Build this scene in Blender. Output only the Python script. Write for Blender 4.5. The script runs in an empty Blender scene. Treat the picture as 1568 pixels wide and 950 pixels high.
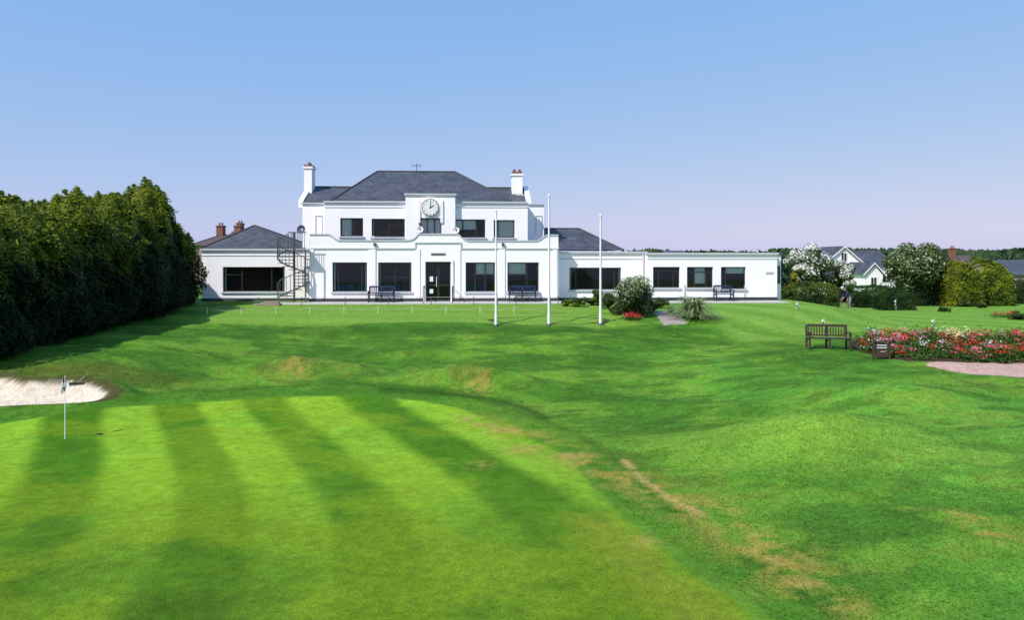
import bpy, math, random
import numpy as np
from mathutils import Vector, Matrix
random.seed(7); RNG=np.random.default_rng(11)
F=1120.0; HC=2.6; HY=395.0; CX=784.0
scene=bpy.context.scene
# ------------------------------------------------------------------ materials
def newmat(name):
    m=bpy.data.materials.new(name); m.use_nodes=True
    nt=m.node_tree; b=nt.nodes['Principled BSDF']; return m,nt,b
def mat(name,col,rough=0.6,var=0.12,scale=6.0,bump=0.0,bscale=40.0,metal=0.0,spec=0.3):
    m,nt,b=newmat(name); N=nt.nodes; L=nt.links
    tc=N.new('ShaderNodeTexCoord'); no=N.new('ShaderNodeTexNoise'); no.inputs['Scale'].default_value=scale; no.inputs['Detail'].default_value=5
    L.new(tc.outputs['Object'],no.inputs['Vector'])
    mr=N.new('ShaderNodeMapRange'); mr.inputs[1].default_value=0.3; mr.inputs[2].default_value=0.7
    mr.inputs[3].default_value=1-var; mr.inputs[4].default_value=1+var
    L.new(no.outputs['Fac'],mr.inputs[0])
    vm=N.new('ShaderNodeVectorMath'); vm.operation='SCALE'; vm.inputs[0].default_value=col[:3]
    L.new(mr.outputs[0],vm.inputs['Scale']); L.new(vm.outputs[0],b.inputs['Base Color'])
    b.inputs['Roughness'].default_value=rough; b.inputs['Metallic'].default_value=metal
    b.inputs['Specular IOR Level'].default_value=spec
    if bump>0:
        n2=N.new('ShaderNodeTexNoise'); n2.inputs['Scale'].default_value=bscale; n2.inputs['Detail'].default_value=4
        L.new(tc.outputs['Object'],n2.inputs['Vector'])
        bp=N.new('ShaderNodeBump'); bp.inputs['Strength'].default_value=bump; bp.inputs['Distance'].default_value=0.03
        L.new(n2.outputs['Fac'],bp.inputs['Height']); L.new(bp.outputs[0],b.inputs['Normal'])
    return m
M_white=mat('white_render',(0.90,0.865,0.885),0.7,0.025,1.3,0.2,35)
M_trim=mat('grey_trim',(0.50,0.52,0.57),0.6,0.06)
M_plinth=mat('dark_plinth',(0.05,0.055,0.065),0.6)
M_frame=mat('dark_window_frame',(0.03,0.03,0.032),0.4)
M_wframe=mat('white_frame',(0.75,0.75,0.75),0.4,0.03)
M_int=mat('interior_wall',(0.22,0.18,0.14),0.8)
M_carpet=mat('carpet',(0.06,0.05,0.07),0.9)
M_blind=mat('blind_fabric',(0.75,0.8,0.76),0.8,0.06)
M_blue=mat('blue_fabric',(0.08,0.13,0.32),0.8)
M_metal=mat('galvanised_metal',(0.12,0.13,0.15),0.45,metal=0.5)
M_black=mat('black_metal',(0.02,0.02,0.022),0.4)
M_wood=mat('weathered_wood',(0.055,0.036,0.028),0.6,0.3,12,0.3,60)
M_bluewood=mat('blue_painted_wood',(0.022,0.035,0.075),0.5,0.2)
M_pole=mat('white_pole_paint',(0.8,0.8,0.8),0.35,0.03)
M_brick=mat('chimney_pot_clay',(0.20,0.09,0.065),0.8,0.2)
M_bark=mat('bark',(0.07,0.05,0.035),0.9,0.3,20,0.6,30)
M_pave=mat('paving',(0.45,0.43,0.39),0.8,0.15,3,0.3,50)
M_brown=mat('brown_roof_tile',(0.10,0.07,0.06),0.8,0.25,5)
M_stone=mat('stone_wall',(0.30,0.24,0.19),0.8,0.2,5)
M_skin=mat('skin',(0.5,0.28,0.2),0.6,0.05)
M_cloth=mat('navy_cloth',(0.03,0.04,0.085),0.8)
M_trous=mat('grey_trousers',(0.20,0.19,0.18),0.8)
M_cap=mat('light_cap',(0.6,0.6,0.6),0.7)
M_rope=mat('rope',(0.45,0.42,0.36),0.8)
def slate():
    m,nt,b=newmat('roof_slate'); N=nt.nodes; L=nt.links
    tc=N.new('ShaderNodeTexCoord'); mp=N.new('ShaderNodeMapping'); L.new(tc.outputs['UV'],mp.inputs[0])
    br=N.new('ShaderNodeTexBrick'); br.inputs['Scale'].default_value=1.0
    br.inputs['Color1'].default_value=(0.045,0.050,0.063,1); br.inputs['Color2'].default_value=(0.078,0.082,0.098,1); br.inputs['Mortar'].default_value=(0.02,0.02,0.025,1)
    br.inputs['Mortar Size'].default_value=0.012; br.inputs['Brick Width'].default_value=0.3; br.inputs['Row Height'].default_value=0.2
    L.new(mp.outputs[0],br.inputs['Vector'])
    no=N.new('ShaderNodeTexNoise'); no.inputs['Scale'].default_value=1.2; no.inputs['Detail'].default_value=6; L.new(tc.outputs['Object'],no.inputs['Vector'])
    mx=N.new('ShaderNodeMix'); mx.data_type='RGBA'; mx.blend_type='MULTIPLY'; mx.inputs[0].default_value=0.7
    L.new(br.outputs['Color'],mx.inputs[6])
    cr=N.new('ShaderNodeMapRange'); cr.inputs[1].default_value=0.3; cr.inputs[2].default_value=0.7; cr.inputs[3].default_value=0.6; cr.inputs[4].default_value=1.5
    L.new(no.outputs['Fac'],cr.inputs[0]); L.new(cr.outputs[0],mx.inputs[7])
    L.new(mx.outputs[2],b.inputs['Base Color']); b.inputs['Roughness'].default_value=0.6
    return m
M_slate=slate()
def glass():
    m=bpy.data.materials.new('window_glass'); m.use_nodes=True; nt=m.node_tree; N=nt.nodes; L=nt.links; N.clear()
    o=N.new('ShaderNodeOutputMaterial'); t=N.new('ShaderNodeBsdfTransparent'); t.inputs[0].default_value=(0.86,0.9,0.9,1)
    g=N.new('ShaderNodeBsdfGlossy'); g.inputs['Roughness'].default_value=0.03; g.inputs[0].default_value=(0.9,0.95,1,1)
    fr=N.new('ShaderNodeFresnel'); fr.inputs[0].default_value=1.45
    mx=N.new('ShaderNodeMixShader'); L.new(fr.outputs[0],mx.inputs[0]); L.new(t.outputs[0],mx.inputs[1]); L.new(g.outputs[0],mx.inputs[2]); L.new(mx.outputs[0],o.inputs[0])
    return m
M_glass=glass()
def foliage_mat(name,transl=0.25):
    m=bpy.data.materials.new(name); m.use_nodes=True; nt=m.node_tree; N=nt.nodes; L=nt.links; N.clear()
    o=N.new('ShaderNodeOutputMaterial'); at=N.new('ShaderNodeAttribute'); at.attribute_name='Col'
    d=N.new('ShaderNodeBsdfPrincipled'); d.inputs['Roughness'].default_value=0.6; d.inputs['Specular IOR Level'].default_value=0.15
    t=N.new('ShaderNodeBsdfTranslucent'); mx=N.new('ShaderNodeMixShader'); mx.inputs[0].default_value=transl
    L.new(at.outputs['Color'],d.inputs['Base Color']); L.new(at.outputs['Color'],t.inputs['Color'])
    L.new(d.outputs[0],mx.inputs[1]); L.new(t.outputs[0],mx.inputs[2]); L.new(mx.outputs[0],o.inputs[0]); return m
M_leaf=foliage_mat('foliage'); M_blade=foliage_mat('grass_blades',0.3)
# ------------------------------------------------------------------ mesh builder
class MB:
    def __init__(s): s.v=[];s.f=[];s.m=[];s.uv={}
    def quad(s,pts,m=0,uv=None):
        i=len(s.v); s.v+= [tuple(p) for p in pts]; s.f.append(tuple(range(i,i+len(pts)))); s.m.append(m)
        if uv: s.uv[len(s.f)-1]=uv
    def box(s,x0,x1,y0,y1,z0,z1,m=0):
        i=len(s.v); s.v+=[(x0,y0,z0),(x1,y0,z0),(x1,y1,z0),(x0,y1,z0),(x0,y0,z1),(x1,y0,z1),(x1,y1,z1),(x0,y1,z1)]
        for q in ((0,3,2,1),(4,5,6,7),(0,1,5,4),(1,2,6,5),(2,3,7,6),(3,0,4,7)): s.f.append(tuple(i+k for k in q)); s.m.append(m)
    def cyl(s,p0,p1,r0,r1=None,n=10,m=0,cap=True):
        r1=r0 if r1 is None else r1; p0=Vector(p0);p1=Vector(p1);d=(p1-p0).normalized()
        u=d.orthogonal().normalized(); w=d.cross(u); i=len(s.v)
        for p,r in ((p0,r0),(p1,r1)):
            for k in range(n):
                a=2*math.pi*k/n; s.v.append(tuple(p+u*(r*math.cos(a))+w*(r*math.sin(a))))
        for k in range(n): s.f.append((i+k,i+(k+1)%n,i+n+(k+1)%n,i+n+k)); s.m.append(m)
        if cap: s.f.append(tuple(i+k for k in reversed(range(n)))); s.m.append(m); s.f.append(tuple(i+n+k for k in range(n))); s.m.append(m)
    def path(s,pts,r,n=6,m=0):
        for a,b in zip(pts[:-1],pts[1:]): s.cyl(a,b,r,r,n,m)
    def sphere(s,c,r,m=0,seg=12,rings=8,sc=(1,1,1)):
        i=len(s.v)
        for a in range(rings+1):
            t=math.pi*a/rings
            for b in range(seg):
                p=2*math.pi*b/seg; s.v.append((c[0]+r*sc[0]*math.sin(t)*math.cos(p),c[1]+r*sc[1]*math.sin(t)*math.sin(p),c[2]+r*sc[2]*math.cos(t)))
        for a in range(rings):
            for b in range(seg): s.f.append((i+a*seg+b,i+(a+1)*seg+b,i+(a+1)*seg+(b+1)%seg,i+a*seg+(b+1)%seg)); s.m.append(m)
    def extrude_profile(s,pts,y0,y1,m=0):
        i=len(s.v); n=len(pts)
        s.v+=[(x,y0,z) for x,z in pts]+[(x,y1,z) for x,z in pts]
        s.f.append(tuple(i+k for k in range(n))); s.m.append(m)
        s.f.append(tuple(i+n+k for k in reversed(range(n)))); s.m.append(m)
        for k in range(n): s.f.append((i+k,i+n+k,i+n+(k+1)%n,i+(k+1)%n)); s.m.append(m)
    def make(s,name,mats,parent=None,smooth=False,loc=None,rz=0,bevel=0):
        me=bpy.data.meshes.new(name); me.from_pydata(s.v,[],s.f); 
        for k in mats: me.materials.append(k)
        me.polygons.foreach_set('material_index',s.m)
        if smooth: me.polygons.foreach_set('use_smooth',[True]*len(s.f))
        if s.uv:
            ul=me.uv_layers.new(name='UVMap')
            for fi,uv in s.uv.items():
                for li,c in zip(me.polygons[fi].loop_indices,uv): ul.data[li].uv=c
        me.update(); ob=bpy.data.objects.new(name,me); scene.collection.objects.link(ob)
        if parent: ob.parent=parent
        if loc is not None: ob.location=loc
        ob.rotation_euler[2]=rz
        if bevel:
            bm=ob.modifiers.new('b','BEVEL'); bm.width=bevel; bm.segments=2; bm.limit_method='ANGLE'
        return ob
def empty(name,loc=(0,0,0),rz=0):
    e=bpy.data.objects.new(name,None); e.location=loc; e.rotation_euler[2]=rz; scene.collection.objects.link(e); return e
# ------------------------------------------------------------------ noise + terrain
def _h(i,j,s):
    n=np.sin(i*127.1+j*311.7+s*74.7)*43758.5453; return n-np.floor(n)
def vn(x,y,s=0):
    xi=np.floor(x);yi=np.floor(y);fx=x-xi;fy=y-yi;fx=fx*fx*(3-2*fx);fy=fy*fy*(3-2*fy)
    a=_h(xi,yi,s);b=_h(xi+1,yi,s);c=_h(xi,yi+1,s);d=_h(xi+1,yi+1,s)
    return (a*(1-fx)+b*fx)*(1-fy)+(c*(1-fx)+d*fx)*fy
def fbm(x,y,s=0,o=4):
    r=0;a=0.5;t=0
    for k in range(o):
        cx,sx=math.cos(.6*k),math.sin(.6*k); xr=x*cx-y*sx; yr=x*sx+y*cx
        r=r+a*vn(xr*2**k+k*17.3,yr*2**k+k*9.1,s+k*3.1);t+=a;a*=0.55
    return r/t
def ss(t): t=np.clip(t,0,1); return t*t*(3-2*t)
PC=np.array([(-60,-2.3),(0,-2.3),(10,-2.22),(18,-2.2),(22.5,-2.12),(24,-1.95),(25.5,-1.7),(28,-1.45),(30,-1.2),(32.5,-0.82),(33.8,-0.5),(36,-0.22),(38,-0.08),(40.5,0),(62,0),(90,-1.2),(200,-4),(600,-6),(3500,-8)])
PR=np.array([(-60,-2.1),(0,-2.0),(10,-2.0),(15,-1.75),(20,-1.45),(24,-1.15),(28,-.85),(34,-.8),(45,-.88),(56,-1.15),(75,-1.4),(200,-4),(600,-6),(3500,-8)])
PL=np.array([(-60,-2.3),(0,-2.2),(19,-2.15),(21,-1.85),(23.9,-1.45),(25,-0.9),(27,-.8),(34,-.45),(38,-.1),(40.5,0),(62,0),(90,-1.2),(200,-4),(600,-6),(3500,-8)])
def smi(Y,P):
    r=0
    for o,w in ((-0.7,.25),(0,.5),(0.7,.25)): r=r+w*np.interp(Y+o,P[:,0],P[:,1])
    return r
def gs(X,Y,cx,cy,sx,sy,h,rot=0):
    c,s=math.cos(rot),math.sin(rot);u=(X-cx)*c+(Y-cy)*s;v=-(X-cx)*s+(Y-cy)*c
    return h*np.exp(-(u/sx)**2-(v/sy)**2)
def bunk(X,Y):
    ang=np.arctan2(Y-22.5,X+16.3); w=1+0.12*np.sin(3*ang+1)+0.06*np.sin(5*ang)
    return np.sqrt(((X+16.3)/(3.3*w))**2+((Y-22.5)/(1.35*w))**2)
def hgt(X,Y):
    X=np.asarray(X,float);Y=np.asarray(Y,float)
    c=smi(Y,PC);r=smi(Y,PR);l=smi(Y,PL)
    x0=np.interp(Y,[20,28,40],[3,4,16.8]); w=np.interp(Y,[20,28,40],[9,9,5])
    tr=ss((X-x0)/w); tl=ss((-X-9)/6)
    z=c*(1-tr)+r*tr; z=z*(1-tl)+l*tl
    z=z+gs(X,Y,-7.8,26.6,2.3,0.62,0.62,0.05)+gs(X,Y,-1.2,25.4,2.4,0.55,0.58,-0.12)+gs(X,Y,7.0,17.5,2.8,1.3,0.75,-0.2)+gs(X,Y,3.0,31,4,1.3,0.18)
    z=z+gs(X,Y,-3.5,29.3,2.2,0.7,0.24,0.1)+gs(X,Y,11,21,2.2,1.0,0.36,-0.3)+gs(X,Y,4.6,22.4,1.6,.7,.25,-.4)
    rough=ss((Y-23)/2)*(1-ss((Y-34)/2)); rr=ss((X-4)/3)*(1-ss((Y-36)/3))
    z=z+(fbm(X*0.45,Y*0.6,3)-0.5)*0.30*np.maximum(rough,rr)
    b=bunk(X,Y); z=z-0.40*(1-ss((b-0.70)/0.32))+0.16*np.exp(-((b-1.14)/0.13)**2)*(0.6+0.6*ss((Y-22)/1.5))
    return z
def G(px,py):
    a=(px-CX)/F;b=(py-HY)/F;d=np.arange(3,400,0.02)
    k=np.argmax(HC-b*d<=hgt(a*d,d)); return (a*d[k],d[k])
def G3(px,py):
    x,y=G(px,py); return (x,y,float(hgt(x,y)))
def at(px,d): x=(px-CX)/F*d; return (x,d,float(hgt(x,d)))
def Zp(py,d): return HC-(py-HY)/F*d
def segd(X,Y,x1,y1,x2,y2):
    dx,dy=x2-x1,y2-y1;t=np.clip(((X-x1)*dx+(Y-y1)*dy)/(dx*dx+dy*dy+1e-9),0,1);return np.hypot(X-x1-t*dx,Y-y1-t*dy)
def polysd(X,Y,P):
    inside=np.zeros(X.shape,bool);dm=np.full(X.shape,1e9);n=len(P)
    for i in range(n):
        x1,y1=P[i];x2,y2=P[(i+1)%n]
        cond=((y1>Y)!=(y2>Y))&(X<(x2-x1)*(Y-y1)/((y2-y1) if y2!=y1 else 1e-9)+x1); inside^=cond
        dm=np.minimum(dm,segd(X,Y,x1,y1,x2,y2))
    return np.where(inside,-dm,dm)
def lined(X,Y,P):
    r=np.full(X.shape,1e9)
    for a,b in zip(P[:-1],P[1:]): r=np.minimum(r,segd(X,Y,a[0],a[1],b[0],b[1]))
    return r
def smooth_poly(P,it=2,closed=True):
    for _ in range(it):
        Q=[]; n=len(P)
        for i in range(n if closed else n-1):
            a=P[i];b=P[(i+1)%n]; Q+= [(a[0]*.75+b[0]*.25,a[1]*.75+b[1]*.25),(a[0]*.25+b[0]*.75,a[1]*.25+b[1]*.75)]
        P=Q
    return P
GREEN=smooth_poly([G(*p) for p in [(-350,700),(-100,668),(0,652),(150,628),(300,616),(450,609),(590,609),(700,624),(780,648),(850,688),(900,745),(960,810),(1050,875),(1160,960),(1300,1150),(900,1500),(-900,1500)]])
BED=smooth_poly([G(*p) for p in [(1302,534),(1345,548),(1410,555),(1480,556),(1568,555),(1800,553),(1800,528),(1568,525),(1460,523),(1380,521),(1305,521)]],1)
GRAVEL=smooth_poly([G(*p) for p in [(1405,557),(1470,573),(1568,578),(1800,582),(1800,556),(1568,556.5),(1480,557)]],1)
PATH=[G(*p) for p in [(1000,477),(1030,476),(1050,496),(1018,498)]]
DRY1=smooth_poly([G(*p) for p in [(700,640),(780,655),(850,690),(930,720),(1000,755),(1080,785),(1190,860),(1290,940)]],2,False)
DRYS=[G(*p) for p in [(955,705),(985,735),(1030,768),(1085,792)]]
SHADE_ARC=smooth_poly([G(*p) for p in [(560,592),(640,600),(720,606),(800,622),(860,650)]],2,False)
BLOBS=[(G(*p),r) for p,r in [((790,690),0.45),((735,712),0.3),((1080,780),0.5),((1210,855),0.5),((1180,830),0.35),((1520,815),0.45),((1480,790),0.3),((990,830),0.3),((1290,930),0.35),((450,565),0.6),((735,590),0.5)]]
def gcolor(X,Y):
    col=np.zeros(X.shape+(3,))
    def mixc(c,t):
        nonlocal col
        t=np.clip(t,0,1)[...,None]; col=col*(1-t)+np.array(c)*t
    n1=fbm(X*0.5,Y*0.7,1);n2=fbm(X*2.1,Y*2.6,5);n3=fbm(X*0.18,Y*0.25,9);n4=fbm(X*7,Y*7,15,3);n5=fbm(X*1.0+4,Y*2.4,41)
    col[:]=(0.055,0.172,0.020)
    mixc((0.115,0.28,0.033),ss((n1-0.42)/0.22)*0.8)
    mixc((0.034,0.112,0.015),ss((n2-0.52)/0.16)*0.5)
    mixc((0.100,0.30,0.045),ss((X-3)/5)*0.65*ss((n3-.3)/.3))
    mixc((0.16,0.28,0.045),ss((n2*0.5+n1*0.5-0.54)/0.1)*0.55)
    mixc((0.034,0.105,0.013),ss((n5-0.50)/0.14)*0.55*ss((Y-10)/8))
    m=gs(X,Y,7.2,17.2,3.2,1.6,1,-.2); mixc((0.18,0.36,0.055),m*0.65)  # light sheen on the right mound, painted into the grass colour
    m=gs(X,Y,-7.8,26.2,2.2,0.5,1,0.05)+gs(X,Y,-1.2,25.2,1.9,0.42,1,-0.12); mixc((0.085,0.125,0.03),m*0.75*ss((n2-.3)/.3))
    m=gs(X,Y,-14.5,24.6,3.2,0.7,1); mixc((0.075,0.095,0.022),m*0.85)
    mixc((0.030,0.095,0.013),np.exp(-((Y-32.9)/0.55)**2)*0.55*ss((X+14)/3)*(1-ss((X-7)/3)))  # shade on the slope below the plateau, painted as a darker band
    mixc((0.028,0.085,0.012),np.exp(-((Y-(24.2+.12*np.sin(X)))/0.4)**2)*0.6*ss((X+11)/2)*(1-ss((X+4)/2)))  # painted shade strip along the foot of the left hummock
    sd=polysd(X,Y,GREEN)+(n2-0.5)*0.22
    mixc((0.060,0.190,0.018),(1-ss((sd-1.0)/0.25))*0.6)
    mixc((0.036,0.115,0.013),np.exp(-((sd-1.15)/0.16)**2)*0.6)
    d=lined(X,Y,SHADE_ARC); mixc((0.022,0.070,0.010),np.exp(-(d/0.22)**2)*0.8)  # shadow line behind the green, painted into the ground colour
    g=1-ss((sd)/0.16)
    s=(X+0.37*Y+0.42*np.sin(Y*0.30+1)+0.010*(Y-15)**2+0.25*(n3-.5))/1.6; st=np.sin(s*math.pi+0.5+0.5*np.sin(s*0.9)); stm=ss(st*0.9+0.5)
    nearf=0.42+0.58*ss((Y-10.5)/6.0); stm=0.42+(stm-0.42)*nearf*(0.7+0.7*(n3-.2))
    stm=np.clip(stm,0,1)
    sc=np.array((0.050,0.160,0.007))*(1-stm[...,None])+np.array((0.170,0.360,0.028))*stm[...,None]
    far=ss((Y-9.5)/8)[...,None]; sc=sc*(0.68+0.42*far); sc=sc*(0.74+0.52*n2[...,None])*(0.72+0.56*n1[...,None])
    yl=ss((n1-0.42)/0.2)[...,None]*0.4; sc=sc*(1-yl)+np.array((0.165,0.25,0.012))*yl
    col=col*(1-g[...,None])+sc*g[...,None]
    for off in (-.35,-.75): mixc((0.05,0.14,0.012),np.exp(-((sd-off)/0.07)**2)*0.4*ss((X-0)/3))
    mixc((0.19,0.24,0.03),np.exp(-((sd+0.55)/0.5)**2)*ss((X+1)/2)*ss((n1-.4)/.15)*.55)
    d=lined(X,Y,DRY1); mixc((0.21,0.255,0.05),np.exp(-(d/0.75)**2)*ss((n2-0.33)/0.25)*0.8)
    mixc((0.29,0.25,0.08),np.exp(-(d/0.42)**2)*ss((n2-0.47)/0.12)*0.8)
    d=lined(X,Y,DRYS)+(n4-.5)*.12+(n2-.5)*.12; mixc((0.42,0.34,0.17),np.exp(-(d/0.09)**2)*ss((n2-.3)/.2)*.85)
    for (bx,by),r in BLOBS:
        d=np.hypot(X-bx,Y-by)+(n2-.5)*.5; mixc((0.27,0.24,0.07),np.exp(-(d/r)**2)*ss((n4*0.6+n2*0.4-0.38)/0.2)*0.8)
    pl=ss((Y-33.7+0.3*np.sin(X*0.5))/0.5)*ss((X+16)/1.5)*(1-ss((X-5.5)/1.0)); mixc((0.13,0.27,0.043),pl*0.9)
    st2=0.5+0.5*np.sin((Y+0.1*X)*3.2); mixc((0.175,0.32,0.07),pl*0.35*st2)
    pr=ss((Y-31-0.12*(X-14))/0.7)*ss((X-9)/1.2); mixc((0.11,0.26,0.040),pr*0.85)
    st3=ss(np.sin((X+0.75*Y)*1.7)+0.5); mixc((0.185,0.34,0.075),pr*0.5*st3)
    far=ss((Y-75)/30); mixc((0.05,0.10,0.03),far)
    fac=0.86+0.28*n4; col=col*fac[...,None]*np.array((1.10,1.0,0.72))
    b=bunk(X,Y)+(n4-0.5)*0.06
    mixc((0.07,0.07,0.022),1-ss((b-1.08)/0.1)); mixc((0.60,0.52,0.42),(1-ss((b-0.95)/0.05)))
    sb=polysd(X,Y,BED)+(n4-.5)*0.08; mixc((0.05,0.03,0.02),1-ss((sb-0.02)/0.08))
    sg=polysd(X,Y,GRAVEL)+(n4-.5)*0.06; mixc((0.46,0.31,0.26),1-ss(sg/0.08))
    sp=polysd(X,Y,PATH)+(n4-.5)*0.05; mixc((0.33,0.30,0.27),1-ss(sp/0.1))
    d=np.abs(np.hypot((X-1.75)/2.75,(Y-34.75)/0.9)-1); mixc((0.035,0.03,0.02),(1-ss((d-0.035)/0.05))*0.85)
    return np.clip(col,0,1)
def axis(lo,hi,st,far_lo,far_hi,g=1.16):
    a=list(np.arange(lo,hi,st)); s=st;x=a[-1]
    while x<far_hi: s*=g;x+=s;a.append(x)
    s=st;x=lo
    while x>far_lo: s*=g;x-=s;a.insert(0,x)
    return np.array(a)
xs=axis(-20,24,0.10,-2500,2500); ys=np.concatenate([axis(8.2,36,0.085,-60,35.9),np.arange(36.1,62,0.3),62*1.06**np.arange(0,70)])
ys=np.unique(np.round(ys,4)); keep=[ys[0]]
for v in ys[1:]:
    if v-keep[-1]>0.05: keep.append(v)
ys=np.array(keep)
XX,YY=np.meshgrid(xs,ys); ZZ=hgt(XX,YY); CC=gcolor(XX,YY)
ny,nx=XX.shape
me=bpy.data.meshes.new('ground'); co=np.stack([XX,YY,ZZ],-1).reshape(-1,3)
idx=np.arange(nx*ny).reshape(ny,nx); q=np.stack([idx[:-1,:-1],idx[:-1,1:],idx[1:,1:],idx[1:,:-1]],-1).reshape(-1,4)
def fastmesh(me,co,q):
    me.vertices.add(len(co)); me.vertices.foreach_set('co',np.ascontiguousarray(co,dtype=np.float32).ravel())
    k=q.shape[1]; me.loops.add(q.size); me.loops.foreach_set('vertex_index',np.ascontiguousarray(q,dtype=np.int32).ravel())
    me.polygons.add(len(q)); me.polygons.foreach_set('loop_start',np.arange(0,q.size,k,dtype=np.int32)); me.polygons.foreach_set('loop_total',np.full(len(q),k,dtype=np.int32))
def setcol(me,c):
    a=me.color_attributes.new('Col','FLOAT_COLOR','POINT'); c4=np.ones((len(c),4),np.float32);c4[:,:3]=c; a.data.foreach_set('color',c4.ravel())
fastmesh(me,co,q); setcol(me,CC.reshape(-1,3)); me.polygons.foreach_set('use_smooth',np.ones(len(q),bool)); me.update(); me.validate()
gm,nt,b=newmat('grass_ground'); N=nt.nodes;L=nt.links
at_=N.new('ShaderNodeAttribute'); at_.attribute_name='Col'; tc=N.new('ShaderNodeTexCoord')
def nz(scale,det):
    n=N.new('ShaderNodeTexNoise'); n.inputs['Scale'].default_value=scale; n.inputs['Detail'].default_value=det; n.inputs['Roughness'].default_value=0.7; L.new(tc.outputs['Object'],n.inputs['Vector']); return n
na=nz(5,6); nb=nz(34,5)
ma=N.new('ShaderNodeMapRange'); ma.inputs[1].default_value=.3;ma.inputs[2].default_value=.7;ma.inputs[3].default_value=.78;ma.inputs[4].default_value=1.22; L.new(na.outputs['Fac'],ma.inputs[0])
mb_=N.new('ShaderNodeMapRange'); mb_.inputs[1].default_value=.3;mb_.inputs[2].default_value=.7;mb_.inputs[3].default_value=.56;mb_.inputs[4].default_value=1.44; L.new(nb.outputs['Fac'],mb_.inputs[0])
mu=N.new('ShaderNodeMath'); mu.operation='MULTIPLY'; L.new(ma.outputs[0],mu.inputs[0]); L.new(mb_.outputs[0],mu.inputs[1])
vs=N.new('ShaderNodeVectorMath'); vs.operation='SCALE'; L.new(at_.outputs['Color'],vs.inputs[0]); L.new(mu.outputs[0],vs.inputs['Scale']); L.new(vs.outputs[0],b.inputs['Base Color'])
b.inputs['Roughness'].default_value=0.9; b.inputs['Specular IOR Level'].default_value=0.1
bp=N.new('ShaderNodeBump'); bp.inputs['Strength'].default_value=0.6; bp.inputs['Distance'].default_value=0.035; L.new(nb.outputs['Fac'],bp.inputs['Height']); L.new(bp.outputs[0],b.inputs['Normal'])
me.materials.append(gm); ob=bpy.data.objects.new('ground',me); scene.collection.objects.link(ob)
def tufts():
    n=260000
    a=RNG.uniform(-0.78,0.78,n); d=8.5+RNG.random(n)**0.9*25.5; X=a*d;Y=d
    sd=polysd(X,Y,GREEN); k=(sd>0.35)&(bunk(X,Y)>1.05)&(polysd(X,Y,BED)>0.05)&(polysd(X,Y,GRAVEL)>0.05)&(X>-18)
    X=X[k];Y=Y[k];n=len(X);Z=hgt(X,Y)
    h=RNG.uniform(0.012,0.03,n);w=RNG.uniform(0.006,0.012,n);th=RNG.uniform(0,2*np.pi,n);ln=RNG.uniform(.03,.065,n)
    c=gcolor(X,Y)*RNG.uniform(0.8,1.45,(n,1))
    ux,uy=np.cos(th),np.sin(th); lx,ly=-uy*ln,ux*ln
    P=np.zeros((n,3,3)); P[:,0]=np.stack([X-w*ux,Y-w*uy,Z+.003],-1); P[:,1]=np.stack([X+w*ux,Y+w*uy,Z+.003],-1)
    X2,Y2=X+lx,Y+ly; P[:,2]=np.stack([X2,Y2,hgt(X2,Y2)+h],-1)
    me=bpy.data.meshes.new('grass'); fastmesh(me,P.reshape(-1,3),np.arange(3*n).reshape(-1,3)); setcol(me,np.repeat(np.clip(c,0,1),3,0)); me.update(); me.materials.append(M_blade)
    o=bpy.data.objects.new('grass',me); scene.collection.objects.link(o)
tufts()
# ------------------------------------------------------------------ foliage
def leafarrays(P,Nrm,L_,W_,C):
    n=len(P); r=RNG.normal(size=(n,3)); t=np.cross(Nrm,r); t/=np.linalg.norm(t,axis=1,keepdims=True)+1e-9
    nn=Nrm+RNG.normal(size=(n,3))*0.7; u=np.cross(nn,t); u/=np.linalg.norm(u,axis=1,keepdims=True)+1e-9
    L_=np.broadcast_to(np.asarray(L_,float),(n,)).reshape(-1,1)*RNG.uniform(.6,1.3,(n,1)); W_=np.broadcast_to(np.asarray(W_,float),(n,)).reshape(-1,1)
    Q=np.stack([P-t*L_,P-u*W_+t*L_*0.1,P+t*L_,P+u*W_+t*L_*0.1],1).reshape(-1,3)
    return Q,np.repeat(C,4,0)
def mkfoliage(name,Q,C,trunk=None,matl=None,core=None):
    co=[Q];faces=np.arange(len(Q)).reshape(-1,4); me=bpy.data.meshes.new(name)
    nv=len(Q); mats=np.zeros(len(faces),np.int32); allf=[faces]; allc=[C]
    if trunk is not None:
        tv=np.array(trunk.v); tf=np.array([f for f in trunk.f if len(f)==4]); co.append(tv); allf.append(tf+nv); allc.append(np.full((len(tv),3),.05)); mats=np.concatenate([mats,np.ones(len(tf),np.int32)]); nv+=len(tv)
    if core is not None:
        tv,tf,tcol=core; co.append(tv); allf.append(tf+nv); allc.append(np.tile(np.array(tcol),(len(tv),1))); mats=np.concatenate([mats,np.zeros(len(tf),np.int32)])
    fastmesh(me,np.concatenate(co),np.concatenate(allf)); setcol(me,np.concatenate(allc)); me.materials.append(matl or M_leaf); me.materials.append(M_bark)
    me.polygons.foreach_set('material_index',mats); me.update()
    o=bpy.data.objects.new(name,me); scene.collection.objects.link(o); return o
def sphere_dirs(n):
    v=RNG.normal(size=(n,3)); return v/np.linalg.norm(v,axis=1,keepdims=True)
def mixcol(a,b,t): return np.array(a)*(1-t[:,None])+np.array(b)*t[:,None]
def coremesh(c,r,seg=14,rings=9):
    mb=MB(); mb.sphere(c,1,0,seg,rings,r); return np.array(mb.v),np.array(mb.f)
def cprof(t): return np.where(t<0.14,0.80+t*1.43,np.sqrt(np.clip(1-((t-0.14)/0.86)**2.4,0,1))*(1-0.14*t))
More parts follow.
